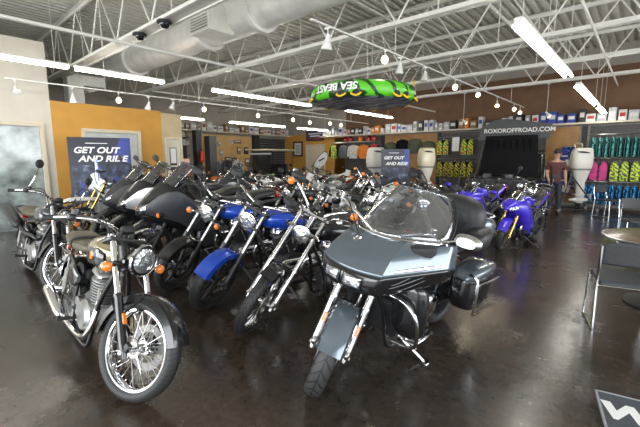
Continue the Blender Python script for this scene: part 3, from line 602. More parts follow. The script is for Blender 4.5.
# ---------------------------------------------------------------- room shell
XL, YB, ZC = -15.75, 14.95, 5.0
def slab(name, x0, x1, y0, y1, z0, z1, m, **k): return struct(name, MB().box(((x0+x1)/2, (y0+y1)/2, (z0+z1)/2), (x1-x0, y1-y0, z1-z0)), m, smooth=0, **k)
def floor_mat():
    m = bpy.data.materials.new('stained_concrete'); m.use_nodes = True; nt = m.node_tree; n = nt.nodes; l = nt.links; b = n['Principled BSDF']
    tc = n.new('ShaderNodeTexCoord')
    def noise(s, d=6, r=.6, dis=0.):
        q = n.new('ShaderNodeTexNoise'); q.inputs['Scale'].default_value = s; q.inputs['Detail'].default_value = d; q.inputs['Roughness'].default_value = r; q.inputs['Distortion'].default_value = dis
        l.new(tc.outputs['Object'], q.inputs['Vector']); return q.outputs[0]
    def ramp(i, *st):
        r = n.new('ShaderNodeValToRGB'); l.new(i, r.inputs[0]); e = r.color_ramp.elements
        for k, (p, c) in enumerate(st):
            q = e[k] if k < 2 else e.new(p); q.position = p; q.color = (*c, 1) if len(c) == 3 else c
        return r.outputs[0]
    def mix(f, a, c, t='MIX'):
        q = n.new('ShaderNodeMixRGB'); q.blend_type = t
        for i, v in enumerate((f, a, c)):
            if isinstance(v, (int, float)): q.inputs[i].default_value = v if i == 0 else (v, v, v, 1)
            else: l.new(v, q.inputs[i])
        return q.outputs[0]
    c1 = ramp(noise(.9, 8, .65, .6), (.30, (.018, .013, .009)), (.72, (.105, .074, .050)), (.5, (.046, .034, .025)))
    c2 = ramp(noise(.35, 4, .5), (.35, (.055, .050, .046)), (.65, (.042, .029, .020)))
    c = mix(.45, c1, c2)
    fine = ramp(noise(14, 8, .75), (.35, (.55, .55, .55)), (.75, (1.5, 1.45, 1.4)))
    c = mix(1., c, fine, 'MULTIPLY')
    # scuffs: thin pale scratches
    sc = ramp(noise(2.2, 10, .8, 2.5), (.66, (0, 0, 0)), (.74, (1, 1, 1)))
    c = mix(mix(1., sc, .28, 'MULTIPLY'), c, ramp(noise(5), (0., (.20, .18, .16)), (1., (.28, .26, .24))))
    l.new(c, b.inputs['Base Color'])
    rr = ramp(noise(1.6, 7, .7), (.3, (.14, .14, .14)), (.75, (.34, .34, .34))); l.new(rr, b.inputs['Roughness'])
    b.inputs['Specular IOR Level'].default_value = .45
    bp = n.new('ShaderNodeBump'); bp.inputs['Strength'].default_value = .12; bp.inputs['Distance'].default_value = .01
    l.new(noise(9, 6, .6), bp.inputs['Height']); l.new(bp.outputs[0], b.inputs['Normal']); return m
FLOOR = floor_mat()
WHITEWALL = mat('warm_white_wall', (.62, .58, .50), .75, var=.03, scale=4); OCHRE = mat('ochre_wall', (.56, .285, .05), .7, var=.06, scale=3)
BEIGE = mat('beige_wall', (.50, .40, .25), .75, var=.05, scale=4); GREYWALL = mat('upper_grey_wall', (.33, .30, .26), .8, var=.08, scale=3)
RUST = mat('rust_brown_wall', (.15, .08, .04), .75, var=.12, scale=3); DECK = mat('galvanised_deck', (.56, .54, .48), .5, .1, var=.08, scale=6)
JOIST = mat('white_steel', (.74, .72, .67), .5, .1, var=.06, scale=5); DUCT = mat('duct_metal', (.78, .76, .72), .42, .25, var=.10, scale=4)
TRIM = mat('cream_trim', (.60, .53, .40), .5, var=.04); REFLGLASS = mat('door_glass_painted_reflections', (.28, .32, .31), .10, 0, 0, .75, 2.6, spec=.9)  # door glass: pale patches in its colour imitate reflections of bright windows
CHAR = mat('charcoal_panel', (.045, .043, .042), .6, var=.15, scale=6); PILLAR = mat('black_pillar', (.02, .02, .02), .5, var=.15)
WOOD = mat('wood_slatwall', (.42, .22, .075), .45, var=.22, scale=3); TAN = mat('tan_slatwall', (.62, .40, .15), .5, var=.12, scale=3)
SHELF = mat('shelf_edge', (.58, .52, .42), .5, var=.06)
slab('floor', XL-.1, 5.6, -5, YB+.1, -.12, 0, FLOOR)
slab('wall_left', XL-.1, XL, -5, YB+.1, 0, ZC+.12, GREYWALL)
slab('wall_back', XL-.1, 5.6, YB, YB+.1, 0, ZC+.12, GREYWALL)
slab('trim_1', -11.4, 5.4, YB-.02, YB, 2.72, ZC-.6, RUST)
slab('wall_right', 5.5, 5.6, -5, YB+.1, 3.4, ZC+.12, GREYWALL)
slab('wall_front', -10.3, 5.6, -5, -4.9, 3.4, ZC+.12, GREYWALL)
# the office block on the left
slab('wall_office_white', -10.45, -10.3, -5, 2.46, 0, 4.1, WHITEWALL)
slab('wall_office_ochre', -10.45, -10.3, 2.46, 5.02, 0, 2.86, OCHRE)
slab('wall_office_beige', -10.45, -10.3, 5.02, 5.62, 0, 2.82, BEIGE)
slab('wall_office_return', XL, -10.45, 5.5, 5.62, 0, 2.82, BEIGE)
slab('wall_left_ochre', XL, -11.42, YB-.03, YB, 0, 2.86, OCHRE)
slab('baseboard_left', -10.3, -10.285, -5, 2.46, 0, .12, MATTE)
def door(name, M, w, h, glass, fr=.09, m=TRIM):
    b = MB()
    for sd in (-1, 1): b.box((sd*(w/2+fr/2), .03, h/2), (fr, .1, h), None, .008)
    b.box((0, .03, h+fr/2), (w+2*fr, .1, fr), None, .008)
    b = b.build(name, m, smooth=0); b.matrix_world = M; b['kind'] = 'structure'
    p = MB().box((0, .01, h/2), (w, .04, h)).build('door_panel', glass, b, smooth=0)
    return b
MW = Matrix.Rotation(R(90), 4, 'Z')   # local -y ... faces +x
def facing_x(x, y, z=0.): return Matrix.Translation((x, y, z)) @ Matrix.Rotation(R(-90), 4, 'Z')
d1 = door('door_1', facing_x(-10.3, 1.45), 1.5, 2.26, REFLGLASS)
o = MB().tube([(.62, .06, .95), (.62, .10, .97), (.62, .10, 1.25), (.62, .06, 1.27)], .012, 8).build('door_handle', STEEL, d1)
d2 = door('window_1', facing_x(-10.3, 3.72, .0), 1.22, 2.2, mat('office_window_glass', (.36, .38, .36), .2, var=.1, scale=2, spec=.8), .08)
d3 = door('door_2', facing_x(-10.3, 5.32), .40, 2.1, mat('pale_door', (.60, .56, .46), .5, var=.03), .06)
MB().box((0.02, .035, 1.62), (.20, .012, .5), None).build('door_notice', MATTE, d3, smooth=0)
MB().box((0.02, .043, 1.64), (.16, .006, .42), None).build('notice_sheet', WHITEP, d3, smooth=0)
slab('ceiling_office', XL, -10.45, -5, 5.5, 2.76, 2.82, GREYWALL)
# deck: corrugated, ribs along Y
b = MB(); rows = []; x = XL
pr = []
while x < 5.6: pr += [(x, ZC), (x+.075, ZC), (x+.095, ZC+.075), (x+.18, ZC+.075)]; x += .20
b.v = [(p, -5, z) for p, z in pr]+[(p, YB+.1, z) for p, z in pr]; N = len(pr)
b.f = [(i, i+1, N+i+1, N+i) for i in range(N-1)]
struct('ceiling', b, DECK, smooth=0, solid=.01)
# open-web joists along X
ZB = 3.75
def joist(y, x0=XL+.02, x1=5.4, off=0.):
    b = MB(); xm = (x0+x1)/2; l = x1-x0
    for sd in (-1, 1):
        b.box((xm, y+sd*.045, ZC-.055), (l, .07, .012)); b.box((xm, y+sd*.014, ZC-.09), (l, .012, .075))
        b.box((xm, y+sd*.045, ZB+.006), (l, .075, .014)); b.box((xm, y+sd*.014, ZB+.045), (l, .012, .085))
    o = struct('ceiling_joist', b, JOIST, smooth=0)
    w = MB(); x = x0+.1+off; st = .74; k = 0
    while x+st < x1:
        a, c = (ZB+.05, ZC-.09) if k % 2 == 0 else (ZC-.09, ZB+.05)
        w.tube([(x, y, a), (x+st, y, c)], .017, 6); 
        if k % 2 == 0: w.tube([(x+st*.98, y, ZC-.1), (x+st*.98, y, ZB+.05)], .010, 5) if k % 4 == 0 else None
        x += st; k += 1
    w.build('joist_web', JOIST, o)
for i, y in enumerate((1.0, 3.12, 5.8, 8.15, 10.5, 12.9)): joist(y, off=.2*i)
# bridging and pipes along Y
def pipe(x, z, y0, y1, r=.022, nm='ceiling_conduit', m=JOIST):
    o = MB().tube([(x, y0, z), (x, y1, z)], r, 10).build(nm, m); o['kind'] = 'structure'; return o
pipe(-6.6, 3.42, -.5, 14.5, .028); pipe(-7.7, ZB-.03, -1, 14.5, .02); pipe(-2.9, ZC-.16, 3, YB, .04); pipe(-12.2, ZB-.03, 5.7, 14.5, .025); pipe(-.9, ZB-.03, 4, 14.5, .02); pipe(-4.9, ZC-.2, 3, 14.5, .02)
# rails under the first joist (carry the domes)
b = MB(); b.box((-7.6, 3.00, ZB-.02), (9, .05, .05)); b.box((-7.6, 3.24, ZB-.02), (9, .05, .05)); b.box((-7.6, 3.12, ZB-.02), (9, .22, .012)); struct('ceiling_rail', b, JOIST, smooth=0)
# ---------------------------------------------------------------- motorcycles
HB = -94
r_, p_, d_ = bike('grey-blue touring motorcycle with wide fairing, clear windscreen and padded passenger backrest', (-1.54, 1.77), HB, 'tourer', GREYBLUE, lean=8, steer=34, scale=.93)
touring_extras(r_, p_, d_)
bike('black cruiser with tall handlebar and long chrome fork beside the grey-blue tourer', (-2.52, 2.0), -102, 'chopper', BLACKP, lean=9, steer=38)
bike('cruiser with bright blue front fender and blue tank, round headlight', (-3.30, 2.05), -104, 'cruiser', BLUE, lean=9, steer=34, rfender_m=BLACKP, sig=0, scale=1.04)
bike('cruiser with blue tank but black front fender, next to the blue-fendered one', (-4.15, 2.10), -104, 'cruiser', BLUE, lean=9, steer=34, fender_m=BLACKP, scale=1.04)
bike('small classic motorcycle with olive tank, big headlight and spoked front wheel, alone at the front', (-2.39, .86), -3, 'classic', TANK_OLIVE, lean=8, steer=24, hl_dummy=0, fender_m=BLACKP, tank_m=TANK_OLIVE, seat_m=OLIVE, emblem=1, reflector=1, mir=None, fw=.125, hl=(.20, -.09, .105), wf=.115, name='classic_motorcycle')
# ---------------------------------------------------------------- lamps and things under the ceiling
TUBE = mat('lamp_tube', (1, .97, .9), .4, emit=TUBE_E, var=.01); BULB = mat('lamp_bulb', (1, .82, .50), .4, emit=BULB_E, var=.01)
LAMPW = mat('white_lamp_metal', (.72, .71, .68), .4, var=.04); DULLBULB = mat('unlit_bulb', (.75, .74, .70), .2, var=.04)
def strip(label, x, y0, y1, z, group=None):
    t = thing('fluorescent_light', label, 'ceiling light', (x, (y0+y1)/2, z), 0, group); l = y1-y0
    MB().box((0, 0, .035), (.10, l, .05), None, .012).build('housing', LAMPW, t, smooth=0)
    for sx in (-.05, .05): MB().tube([(sx, -l/2+.03, -.018), (sx, l/2-.03, -.018)], .019, 10).build('lamp_tube', TUBE, t)
    for sy in (-1, 1): MB().tube([(0, sy*l*.4, .06), (0, sy*l*.4, ZC-z+.02)], .004, 5).build('hanger_rod', JOIST, t)
for (x, a, c, z, lb) in [
    (-8.55, .05, 2.42, 3.3, 'long fluorescent strip light at the left picture edge above the glass door'),
    (-8.55, 2.5, 4.3, 3.3, 'fluorescent strip light hanging before the ochre wall, next to the one at the picture edge'),
    (-8.55, 5.55, 7.3, 3.3, 'fluorescent strip light left of the green inflatable, nearer half of the pair'),
    (-8.55, 7.34, 9.25, 3.3, 'fluorescent strip light left of the green inflatable, farther half of the pair'),
    (-8.4, 11.0, 14.2, 3.3, 'fluorescent strip light seen just under the green inflatable'),
    (-1.15, 4.42, 6.02, 2.95, 'big bright fluorescent strip light at upper right, nearest half of the row'),
    (-1.15, 6.06, 7.7, 2.95, 'bright fluorescent strip light at upper right, second of the row'),
    (-1.15, 8.8, 12.2, 2.95, 'fluorescent strip light at upper right, third of the row'),
    (-1.15, 12.9, 14.4, 2.95, 'short far fluorescent strip light ending the upper right row above the hanging vests'),
    (-12.15, 6.3, 7.5, 2.95, 'small fluorescent strip light over the dark display racks beyond the ochre wall'),
    (-12.15, 8.6, 11.5, 2.95, 'fluorescent strip light above the tan slatwall'),
    (-12.15, 12.3, 14.4, 2.95, 'fluorescent strip light in front of the far ochre wall')]: strip(lb, x, a, c, z)
def spot(label, x, y, z, drop, az, el, lit, group):
    t = thing('track_spotlight', label, 'spotlight', (x, y, z), R(az), group); t.scale = (.85, .85, 1) if lit else (1, 1, 1)
    MB().box((0, 0, -.015), (.10, .035, .03), None, .006).tube([(0, 0, -.02), (0, 0, -drop)], .008, 6).build('adapter', LAMPW, t)
    M = Matrix.Translation((0, 0, -drop)) @ Matrix.Rotation(R(el), 4, 'Y')
    MB().lathe([(0, .05), (.03, .045), (.034, -.02), (.045, -.05), (.072, -.12), (.074, -.145), (.066, -.145), (.05, -.10), (0, -.09)], 20, M=M).build('lamp_shade', LAMPW, t)
    MB().lathe([(0, -.152), (.04, -.150), (.064, -.142), (.05, -.12)], 18, M=M).build('bulb', BULB if lit else DULLBULB, t)
    if lit:
        L = bpy.data.lights.new('spot_glow', 'SPOT'); L.energy = SPOT_W; L.color = (1, .88, .66); L.spot_size = R(95); L.spot_blend = .8; L.shadow_soft_size = .06
        q = bpy.data.objects.new('spot_glow', L); C.objects.link(q); q.parent = t; q.matrix_local = M @ Matrix.Translation((0, 0, -.17))
tr = MB().box((0, 0, 0), (.036, 10.8, .022)).build('lighting_track', LAMPW, smooth=0); tr.location = (-3.4, 9.1, 3.31)
for yy in (5.8, 8.15, 10.5, 12.9): MB().tube([(0, yy-9.1, 0), (0, yy-9.1, ZB-3.31+.01)], .006, 6).build('hanger_rod', LAMPW, tr)
tag(tr, 'long white lighting track with spotlights running past the green inflatable', 'lighting track')
tr = MB().box((0, 0, 0), (.036, 12.6, .022)).build('lighting_track', LAMPW, smooth=0); tr.location = (-9.6, 7.9, 3.12)
for yy in (3.4, 5.8, 8.15, 10.5, 12.9): MB().tube([(0, yy-7.9, 0), (0, yy-7.9, ZB-3.12+.01)], .006, 6).build('hanger_rod', LAMPW, tr)
tag(tr, 'white lighting track in front of the ochre wall, running to the far end', 'lighting track')
RS = [(4.03, .14, 0, 10, 0), (5.48, .10, 120, 62, 1), (5.98, .14, 30, 5, 0), (6.95, .13, 90, 15, 0), (8.43, .12, 115, 62, 1), (9.84, .08, 130, 50, 1), (11.52, .15, 110, 40, 1), (13.29, .11, 110, 58, 1), (14.05, .14, 105, 55, 1)]
RL = ['first white bell-shaped spotlight on the track, hanging over the grey-blue tourer', 'lit spotlight turned toward the room, second on the right-hand track', 'small white spotlight just above the tip of the green inflatable', 'white round spotlight right of the green inflatable, fourth on its track', 'glowing spotlight, fifth on the track past the green inflatable', 'spotlight just beyond the glowing fifth one on the long track', 'white spotlight third from the far end of the long track', 'lit spotlight next to last on the long track', 'lit spotlight at the far end of the long track over the vehicle with raised hood']
for (y, d, az, el, lit), lb in zip(RS, RL): spot(lb, -3.4, y, 3.30, d, az, el, lit, 'spotlights on the long track')
LS = [(1.75, .17, 180, 55, 0), (2.73, .2, 0, 5, 0), (3.68, .15, 158, 72, 1), (4.39, .18, 20, 20, 0), (5.03, .12, 90, 20, 0), (5.95, .14, 148, 72, 1), (7.9, .14, 140, 70, 1), (9.48, .15, 135, 70, 1), (10.36, .18, 130, 68, 1), (11.53, .14, 130, 70, 1), (12.23, .15, 128, 70, 1)]
LL = ['white spotlight in front of the white wall above the glass door', 'white spotlight at the corner between white wall and ochre wall', 'brightly lit spotlight above the ochre wall and its poster', 'white spotlight above the far end of the ochre wall', 'white spotlight above the narrow beige door', 'lit spotlight above the dark display racks', 'lit spotlight above the tan slatwall', 'lit spotlight above the dark roll-down shutter', 'lit spotlight above the far ochre wall', 'next to last lit spotlight of the track to the far end', 'last lit spotlight on the track to the far end, beside the back shelf']
for (y, d, az, el, lit), lb in zip(LS, LL): spot(lb, -9.6, y, 3.11, d, az, el, lit, 'spotlights on the office side track')
spot('white spotlight alone below a joist near the dark sign board', -2.4, 12.9, ZB, .85, 180, 40, 1, None); spot('lone spotlight in front of the back shelf left of the dark sign board', -4.85, 12.9, ZB, .9, 200, 50, 1, None)
# round duct along X with register box and hoops
CHARG = mat('register_dark', (.12, .115, .11), .6)
t = thing('air_duct', 'big round pale metal air duct hanging under the roof', 'duct', (-11, 4.62, 4.20))
b = MB(); b.lathe([(.34, -4.7), (.34, 8.6)], 40, (0, 0, 0), (1, 0, 0)); b.build('duct_pipe', DUCT, t)
for x in (-3.5, .3, 3.9, 5.55, 8.4):
    b = MB(); b.lathe([(.335, -.05), (.40, -.05), (.40, .05), (.335, .05)], 40, (x, 0, 0), (1, 0, 0)); b.build('duct_collar', DUCT, t)
    if x > 3: 
        MB().tube([(x, -.36, 0), (x, -.36, .80)], .006, 5).build('hanger_rod', JOIST, t); MB().tube([(x, .36, 0), (x, .36, .80)], .006, 5).build('hanger_rod', JOIST, t)
for k, x in enumerate((4.62,)):
    MB().box((x, -.42, -.08), (.62, .56, .56), None, .012).build('register_box', JOIST, t, smooth=0); MB().box((x, -.702, -.08), (.54, .006, .46)).build('register_back', CHARG, t, smooth=0)
    b = MB(); 
    for i in range(9): b.box((x, -.710, -.28+i*.048), (.56, .012, .030))
    b.build('register_grille', JOIST, t, smooth=0)
tp = thing('supply_duct_riser', 'square pale duct rising above the office behind the ochre wall', 'duct', (-12.5, 3.6, 2.82))
MB().box((0, 0, .5), (.40, .40, 1.0), None, .01).box((0, .3, .95), (.36, .9, .30), None, .01).build('riser', DUCT, tp, smooth=0)
for (x, y, lb) in ((-6.85, 3.05, 'black security camera dome under the roof beam, the lower of two'), (-5.95, 3.05, 'black security camera dome under the roof beam, the upper of two')):
    t = thing('security_camera', lb, 'camera', (x, y, ZB-.04), 0, 'dome cameras'); t.scale = (.68,)*3
    MB().box((0, .05, .0), (.1, .12, .05)).lathe([(.0, .0), (.15, -.0), (.17, -.02), (.17, -.06), (.13, -.08), (0, -.08)], 24).box((-.12, 0, -.02), (.2, .1, .05), None, .01).build('housing', MATTE, t)
    MB().lathe([(.12, -.075), (.105, -.13), (.06, -.165), (0, -.175)], 24).build('dome', mat('dome_black', (.01, .01, .012), .05, 0, 1), t)
# the green towable inflatable
GRN = None
def tube_mat(nm, ca, cb, sc, thr=.5):
    m = bpy.data.materials.new(nm); m.use_nodes = True; nt = m.node_tree; n = nt.nodes; l = nt.links; b = n['Principled BSDF']
    tc = n.new('ShaderNodeTexCoord'); w = n.new('ShaderNodeTexWave'); w.inputs['Scale'].default_value = sc; w.inputs['Distortion'].default_value = 9; w.inputs['Detail'].default_value = 3; w.inputs['Detail Scale'].default_value = 1.6; w.bands_direction = 'DIAGONAL'
    l.new(tc.outputs['Object'], w.inputs[0]); r = n.new('ShaderNodeValToRGB'); l.new(w.outputs[0], r.inputs[0]); e = r.color_ramp.elements
    e[0].position = thr; e[0].color = (*ca, 1); e[1].position = thr+.06; e[1].color = (*cb, 1); l.new(r.outputs[0], b.inputs['Base Color']); b.inputs['Roughness'].default_value = .35; return m
GRN = tube_mat('green_tiger_vinyl', (.012, .05, .012), (.10, .50, .02), 1.5, .26); BOT = tube_mat('navy_patch_vinyl', (.02, .03, .07), (.30, .34, .40), 1.6, .62)
TX, TY, TZ = -3.95, 5.65, 2.66; TR = .92
t = thing('towable_inflatable', 'green and black inflatable tube with yellow handles hanging below the roof', 'inflatable tube', (TX, TY, TZ), R(41.3))
prof = [(0, .10), (.55, .11), (TR-.16, .13), (TR-.06, .12), (TR-.01, .07), (TR, .0), (TR-.01, -.08), (TR-.05, -.13)]
MB().lathe(prof, 56).build('tube_body', GRN, t, smooth=60)
MB().lathe([(TR-.05, -.13), (TR-.14, -.145), (.5, -.135), (0, -.13)], 56).build('tube_bottom', BOT, t, smooth=60)
YEL = mat('yellow_webbing', (.80, .52, .02), .5, var=.08); WHT = mat('white_print', (.82, .82, .80), .5, var=.02); BLKPRINT = mat('black_print', (.01, .012, .01), .4)
for a in (-118, -103, -60, -48, -22, 25, 70, 130, 190):
    c = cos(R(a)); s_ = sin(R(a)); q = V(c*(TR-.012), s_*(TR-.012), -.085); out = V(c, s_, -.35).normalized(); tg = V(-s_, c, 0)
    b = MB(); b.tube([q-tg*.07+out*.0, q-tg*.065+out*.035-V(0, 0, .01), q+out*.05-V(0, 0, .03), q+tg*.065+out*.035-V(0, 0, .01), q+tg*.07], .016, 8, k=4); b.build('grab_handle', YEL, t)
    b = MB(); b.lathe([(0, 0), (.055, 0), (.055, .012), (0, .012)], 16, q+out*.004, out); b.build('handle_pad', BLKPRINT, t)
def wrap(a0, z0, rad):
    def f(p):
        a = R(a0)+p.x/rad; z = z0+p.y; return V(cos(a)*(rad+p.z), sin(a)*(rad+p.z), z)
    return f
# printed name: reads upside down, as it hangs
flip = Matrix.Rotation(pi, 4, 'Z')
def bendname(p):
    q = flip @ V(p.x, p.y, 0); return wrap(-126, .03, TR-.012+.012*(1-abs(q.y)*4))(V(q.x, q.y, p.z+.004))
text_mesh('printed_name', 'SEA BEAST', .15, WHT, t, None, ext=.004, shear=.15, xscale=1.15, bend=bendname, bold=.004)
def bendname2(p):
    q = flip @ V(p.x, p.y, 0); return wrap(-32, .05, TR-.008)(V(q.x, q.y, p.z+.004))
b = MB(); 
for i in range(5): b.box((-.12+.06*i, 0, 0), (.04, .09 if i % 2 else .06, .006))
b.v = [tuple(bendname2(V(*q))) for q in b.v]; b.build('dark_print', BLKPRINT, t, smooth=0)
MB().tube([(TR-.08, .12, .10), (TR+.02, .14, .18), (TR+.03, .15, .30)], .014, 8, k=3).build('tow_strap', YEL, t)
for a in (30, 150, 270): MB().tube([((TR-.2)*cos(R(a)), (TR-.2)*sin(R(a)), .15), ((TR-.5)*cos(R(a)), (TR-.5)*sin(R(a)), ZB-TZ)], .004, 5).build('hanging_cord', JOIST, t)
NAVY = mat('navy_vinyl', (.01, .02, .16), .35, var=.2)
t = thing('hanging_inflatable', 'blue inflatable partly visible in the upper right corner', 'inflatable tube', (.42, 5.4, 3.02))
MB().lathe([(0, .12), (.4, .14), (.56, .10), (.62, 0), (.56, -.10), (.4, -.14), (0, -.12)], 40, d=(.8, -.5, .25)).build('tube_body', NAVY, t, smooth=60); 
MB().lathe([(.45, .142), (.52, .13), (.50, .145)], 40, d=(.8, -.5, .25)).build('tube_stripe', WHT, t, smooth=60)
MB().tube([(0, 0, .5), (0, 0, ZB-3.02+.05)], .004, 5).build('hanging_cord', JOIST, t)
# ---------------------------------------------------------------- displays round the walls
def slatwall(name_n, axis, a0, a1, pos, z0, z1, m, pitch=.10):
    b = MB(); n = int((z1-z0)/pitch)
    for i in range(n):
        z = z0+(i+.5)*pitch
        if axis == 'y': b.box(((a0+a1)/2, pos-.015, z), (a1-a0, .03, pitch-.016))
        else: b.box((pos+.015, (a0+a1)/2, z), (.03, a1-a0, pitch-.016))
    if axis == 'y': b.box(((a0+a1)/2, pos-.002, (z0+z1)/2), (a1-a0, .006, z1-z0))
    else: b.box((pos+.002, (a0+a1)/2, (z0+z1)/2), (.006, a1-a0, z1-z0))
    return struct(name_n, b, m, smooth=0)
DK = mat('dark_slatwall', (.10, .09, .085), .55, var=.2)
slatwall('trim_2', 'y', -9.15, -6.62, YB, .1, 2.6, WOOD); slatwall('trim_3', 'y', -2.72, -1.78, YB, .1, 2.6, WOOD); slatwall('trim_4', 'y', -6.5, -4.9, YB, .1, 2.6, DK); slatwall('trim_5', 'y', -12.1, -9.35, YB, .1, 2.6, DK)
slatwall('trim_6', 'y', -1.5, .9, YB, .1, 2.6, DK); slatwall('trim_7', 'x', 9.5, 12.45, XL, .1, 2.7, TAN); slatwall('trim_8', 'y', -4.9, -2.74, YB, .1, 2.6, DK); slatwall('trim_12', 'y', .95, 3.5, YB, .1, 2.6, WOOD)
for i, x in enumerate((-9.25, -6.56, -1.64)): slab('trim_%d' % (13+i), x-.07, x+.07, YB-.06, YB-.001, 0, 2.62, PILLAR)
# shutter, pillars at the left
b = MB()
for i in range(20): b.box((XL+.05, 13.85, .07+i*.132), (.04, 1.95, .118), None, .012)
struct('door_3', b, CHAR, smooth=0)
slab('pillar_1', XL, XL+.22, 12.5, 12.85, 0, 2.78, PILLAR); slab('pillar_2', -14.3, -14.0, 8.25, 8.5, 0, 2.72, PILLAR); slab('trim_9', XL+.9, XL+1.3, 9.15, 9.5, 0, 2.55, GREYP if 0 else mat('graphite_panel', (.10, .10, .10), .5))
slab('trim_10', XL, XL+.5, 5.62, 14.9, 2.78, 2.84, SHELF); slab('trim_11', -12.75, 4.5, YB-.5, YB, 2.64, 2.70, SHELF)
d4 = door('door_4', Matrix.Translation((-13.42, YB-.03, 0)) @ Matrix.Rotation(pi, 4, 'Z'), 1.22, 2.25, mat('cream_door', (.62, .54, .40), .5, var=.03), .07, TRIM)
# boxes, trophies and small goods on the two high shelves
random.seed(4)
BOXC = {'white': (.70, .69, .66), 'grey': (.35, .35, .36), 'black': (.03, .03, .03), 'blue': (.03, .06, .30), 'orange': (.70, .22, .02), 'brown': (.28, .16, .07), 'silver': (.50, .50, .50), 'red': (.45, .03, .02)}
BM = {k: mat('carton_'+k, v, .6, var=.08) for k, v in BOXC.items()}
def carton(x, y, z, w, d, h, c, rz, where, grp):
    t = thing('display_box', None, None, (x, y, z), rz, grp); tag(t, 'small %s box standing on %s' % (c, where), 'box', grp+', '+c)
    MB().box((0, 0, h/2), (w, d, h), None, .006).build('carton', BM[c], t, smooth=0)
    MB().box((0, -d/2-.002, h*.55), (w*.7, .004, h*.35)).build('carton_label', BM['white' if c != 'white' else random.choice(['grey', 'blue', 'red'])], t, smooth=0)
x = -12.6; k = 0
while x < 1.6:
    if -4.3 < x < -2.5 and 0: x += .3
    w = random.uniform(.12, .26); h = random.uniform(.22, .42); c = random.choice(['white', 'grey', 'silver', 'white', 'black', 'brown', 'grey'])
    if -9.9 < x < -9.2: c = 'orange'
    if -5.9 < x < -5.2: c = random.choice(['brown', 'orange'])
    if -3.0 < x < -1.75: c = random.choice(['blue', 'blue', 'black'])
    if -1.75 <= x < -.4: c = random.choice(['white', 'silver', 'grey', 'white'])
    if x > -.35: c = 'brown'; w = .45; h = .42
    carton(x+w/2, YB-.27, 2.70, w, .26, h, c, random.uniform(-.06, .06), 'the long back shelf', 'boxes on the back shelf'); x += w+random.uniform(.02, .09)
y = 5.9
while y < 14.7:
    w = random.uniform(.14, .30); h = random.uniform(.2, .40); c = random.choice(['white', 'white', 'silver', 'grey', 'white', 'brown'] if y > 8.3 else ['silver', 'black', 'silver', 'grey'])
    carton(XL+.27, y+w/2, 2.84, w, .26, h, c, R(90)+random.uniform(-.06, .06), 'the high shelf over the tan slatwall', 'boxes on the left shelf'); y += w+random.uniform(.03, .12)
# goods hung on the tan slatwall and racks before the dark pillar
def hung(x, y, z, w, h, c, rz, lb, grp, cat='packaged goods'):
    t = thing('hanging_package', lb, cat, (x, y, z), rz, grp)
    MB().box((0, -.05, -h/2), (w, .06, h), None, .012).build('pack', BM[c], t, smooth=0); MB().box((0, -.082, -h*.35), (w*.7, .004, h*.3)).build('pack_card', BM['white' if c != 'white' else 'grey'], t, smooth=0)
    MB().tube([(0, .01, .03), (0, -.06, .02), (0, -.075, .035)], .004, 5).build('hook', STEEL, t)
for (y, z, w, h, c) in [(9.75, 2.45, .16, .30, 'white'), (10.1, 2.45, .16, .3, 'black'), (10.45, 2.4, .15, .24, 'grey'), (9.8, 2.0, .2, .34, 'white'), (10.15, 1.98, .2, .36, 'black'), (10.55, 1.98, .18, .3, 'grey'), (11.5, 2.5, .5, .18, 'brown'), (11.6, 2.15, .22, .36, 'brown'), (12.05, 2.15, .26, .36, 'black'), (11.2, 2.5, .14, .2, 'white'), (11.3, 1.6, .3, .4, 'black'), (12.1, 1.6, .3, .4, 'brown'), (10.9, 1.65, .3, .26, 'black'), (9.85, 1.4, .3, .4, 'white'), (10.4, 1.4, .25, .4, 'grey')]:
    hung(XL+.03, y, z, w, h, c, R(90), '%s packaged accessory hung on the tan slatwall' % c, 'accessories on the tan slatwall, '+c)
random.seed(9)
rk = thing('display_rack', 'dark gridded display rack packed with small parts beyond the ochre wall', 'rack', (-14.9, 7.2, 0), R(90))
MB().box((0, 0, 1.3), (2.2, .06, 2.6), None).build('rack_panel', CHAR, rk, smooth=0)
for z in (.5, .9, 1.3, 1.7, 2.1, 2.45): MB().box((0, -.16, z), (2.2, .28, .025)).build('rack_shelf', PILLAR, rk, smooth=0)
for z in (.92, 1.32, 1.72, 2.12, 2.47):
    x = -1.02
    while x < 1.0:
        w = random.uniform(.09, .18); h = random.uniform(.12, .26); c = random.choice(['black', 'grey', 'white', 'brown', 'black', 'silver'])
        t = thing('parts_box', '%s parts box on the dark display rack beyond the ochre wall' % c, 'box', (-14.9+.16, 7.2+x+w/2, z-.006), R(90), 'parts on the dark rack, '+c)
        MB().box((0, 0, h/2), (w, .16, h), None, .006).build('carton', BM[c], t, smooth=0); x += w+.03
t = thing('sale_panel', 'orange display panel standing in front of the dark rack', 'sign', (-12.6, 6.6, 0), R(75))
MB().box((0, 0, 1.25), (.95, .03, .62), None, .006).build('panel', ORPAINT, t, smooth=0)
for sx in (-.4, .4): MB().tube([(sx, .02, 0), (sx, .02, 1.5)], .014, 8).build('post', DARKMETAL, t)
t = thing('fire_extinguisher', 'red fire extinguisher on the dark pillar beside the display rack', 'fire extinguisher', (-13.97, 8.38, 1.42), R(90))
MB().lathe([(0, 0), (.075, .005), (.08, .03), (.08, .36), (.05, .42), (.025, .44), (.025, .47), (0, .47)], 18, (0, -.10, 0)).build('cylinder', REDP, t); MB().box((0, -.01, .25), (.10, .10, .05)).build('bracket', MATTE, t, smooth=0); MB().box((0, -.12, .50), (.05, .12, .04), None, .01).tube([(0, -.04, .48), (.07, -.05, .40), (.085, -.08, .15)], .012, 6, k=4).build('valve', MATTE, t)
t = thing('coat_rack', 'dark metal clothes rail holding riding jackets before the tan slatwall', 'clothes rack', (-13.6, 9.6, 0), .3)
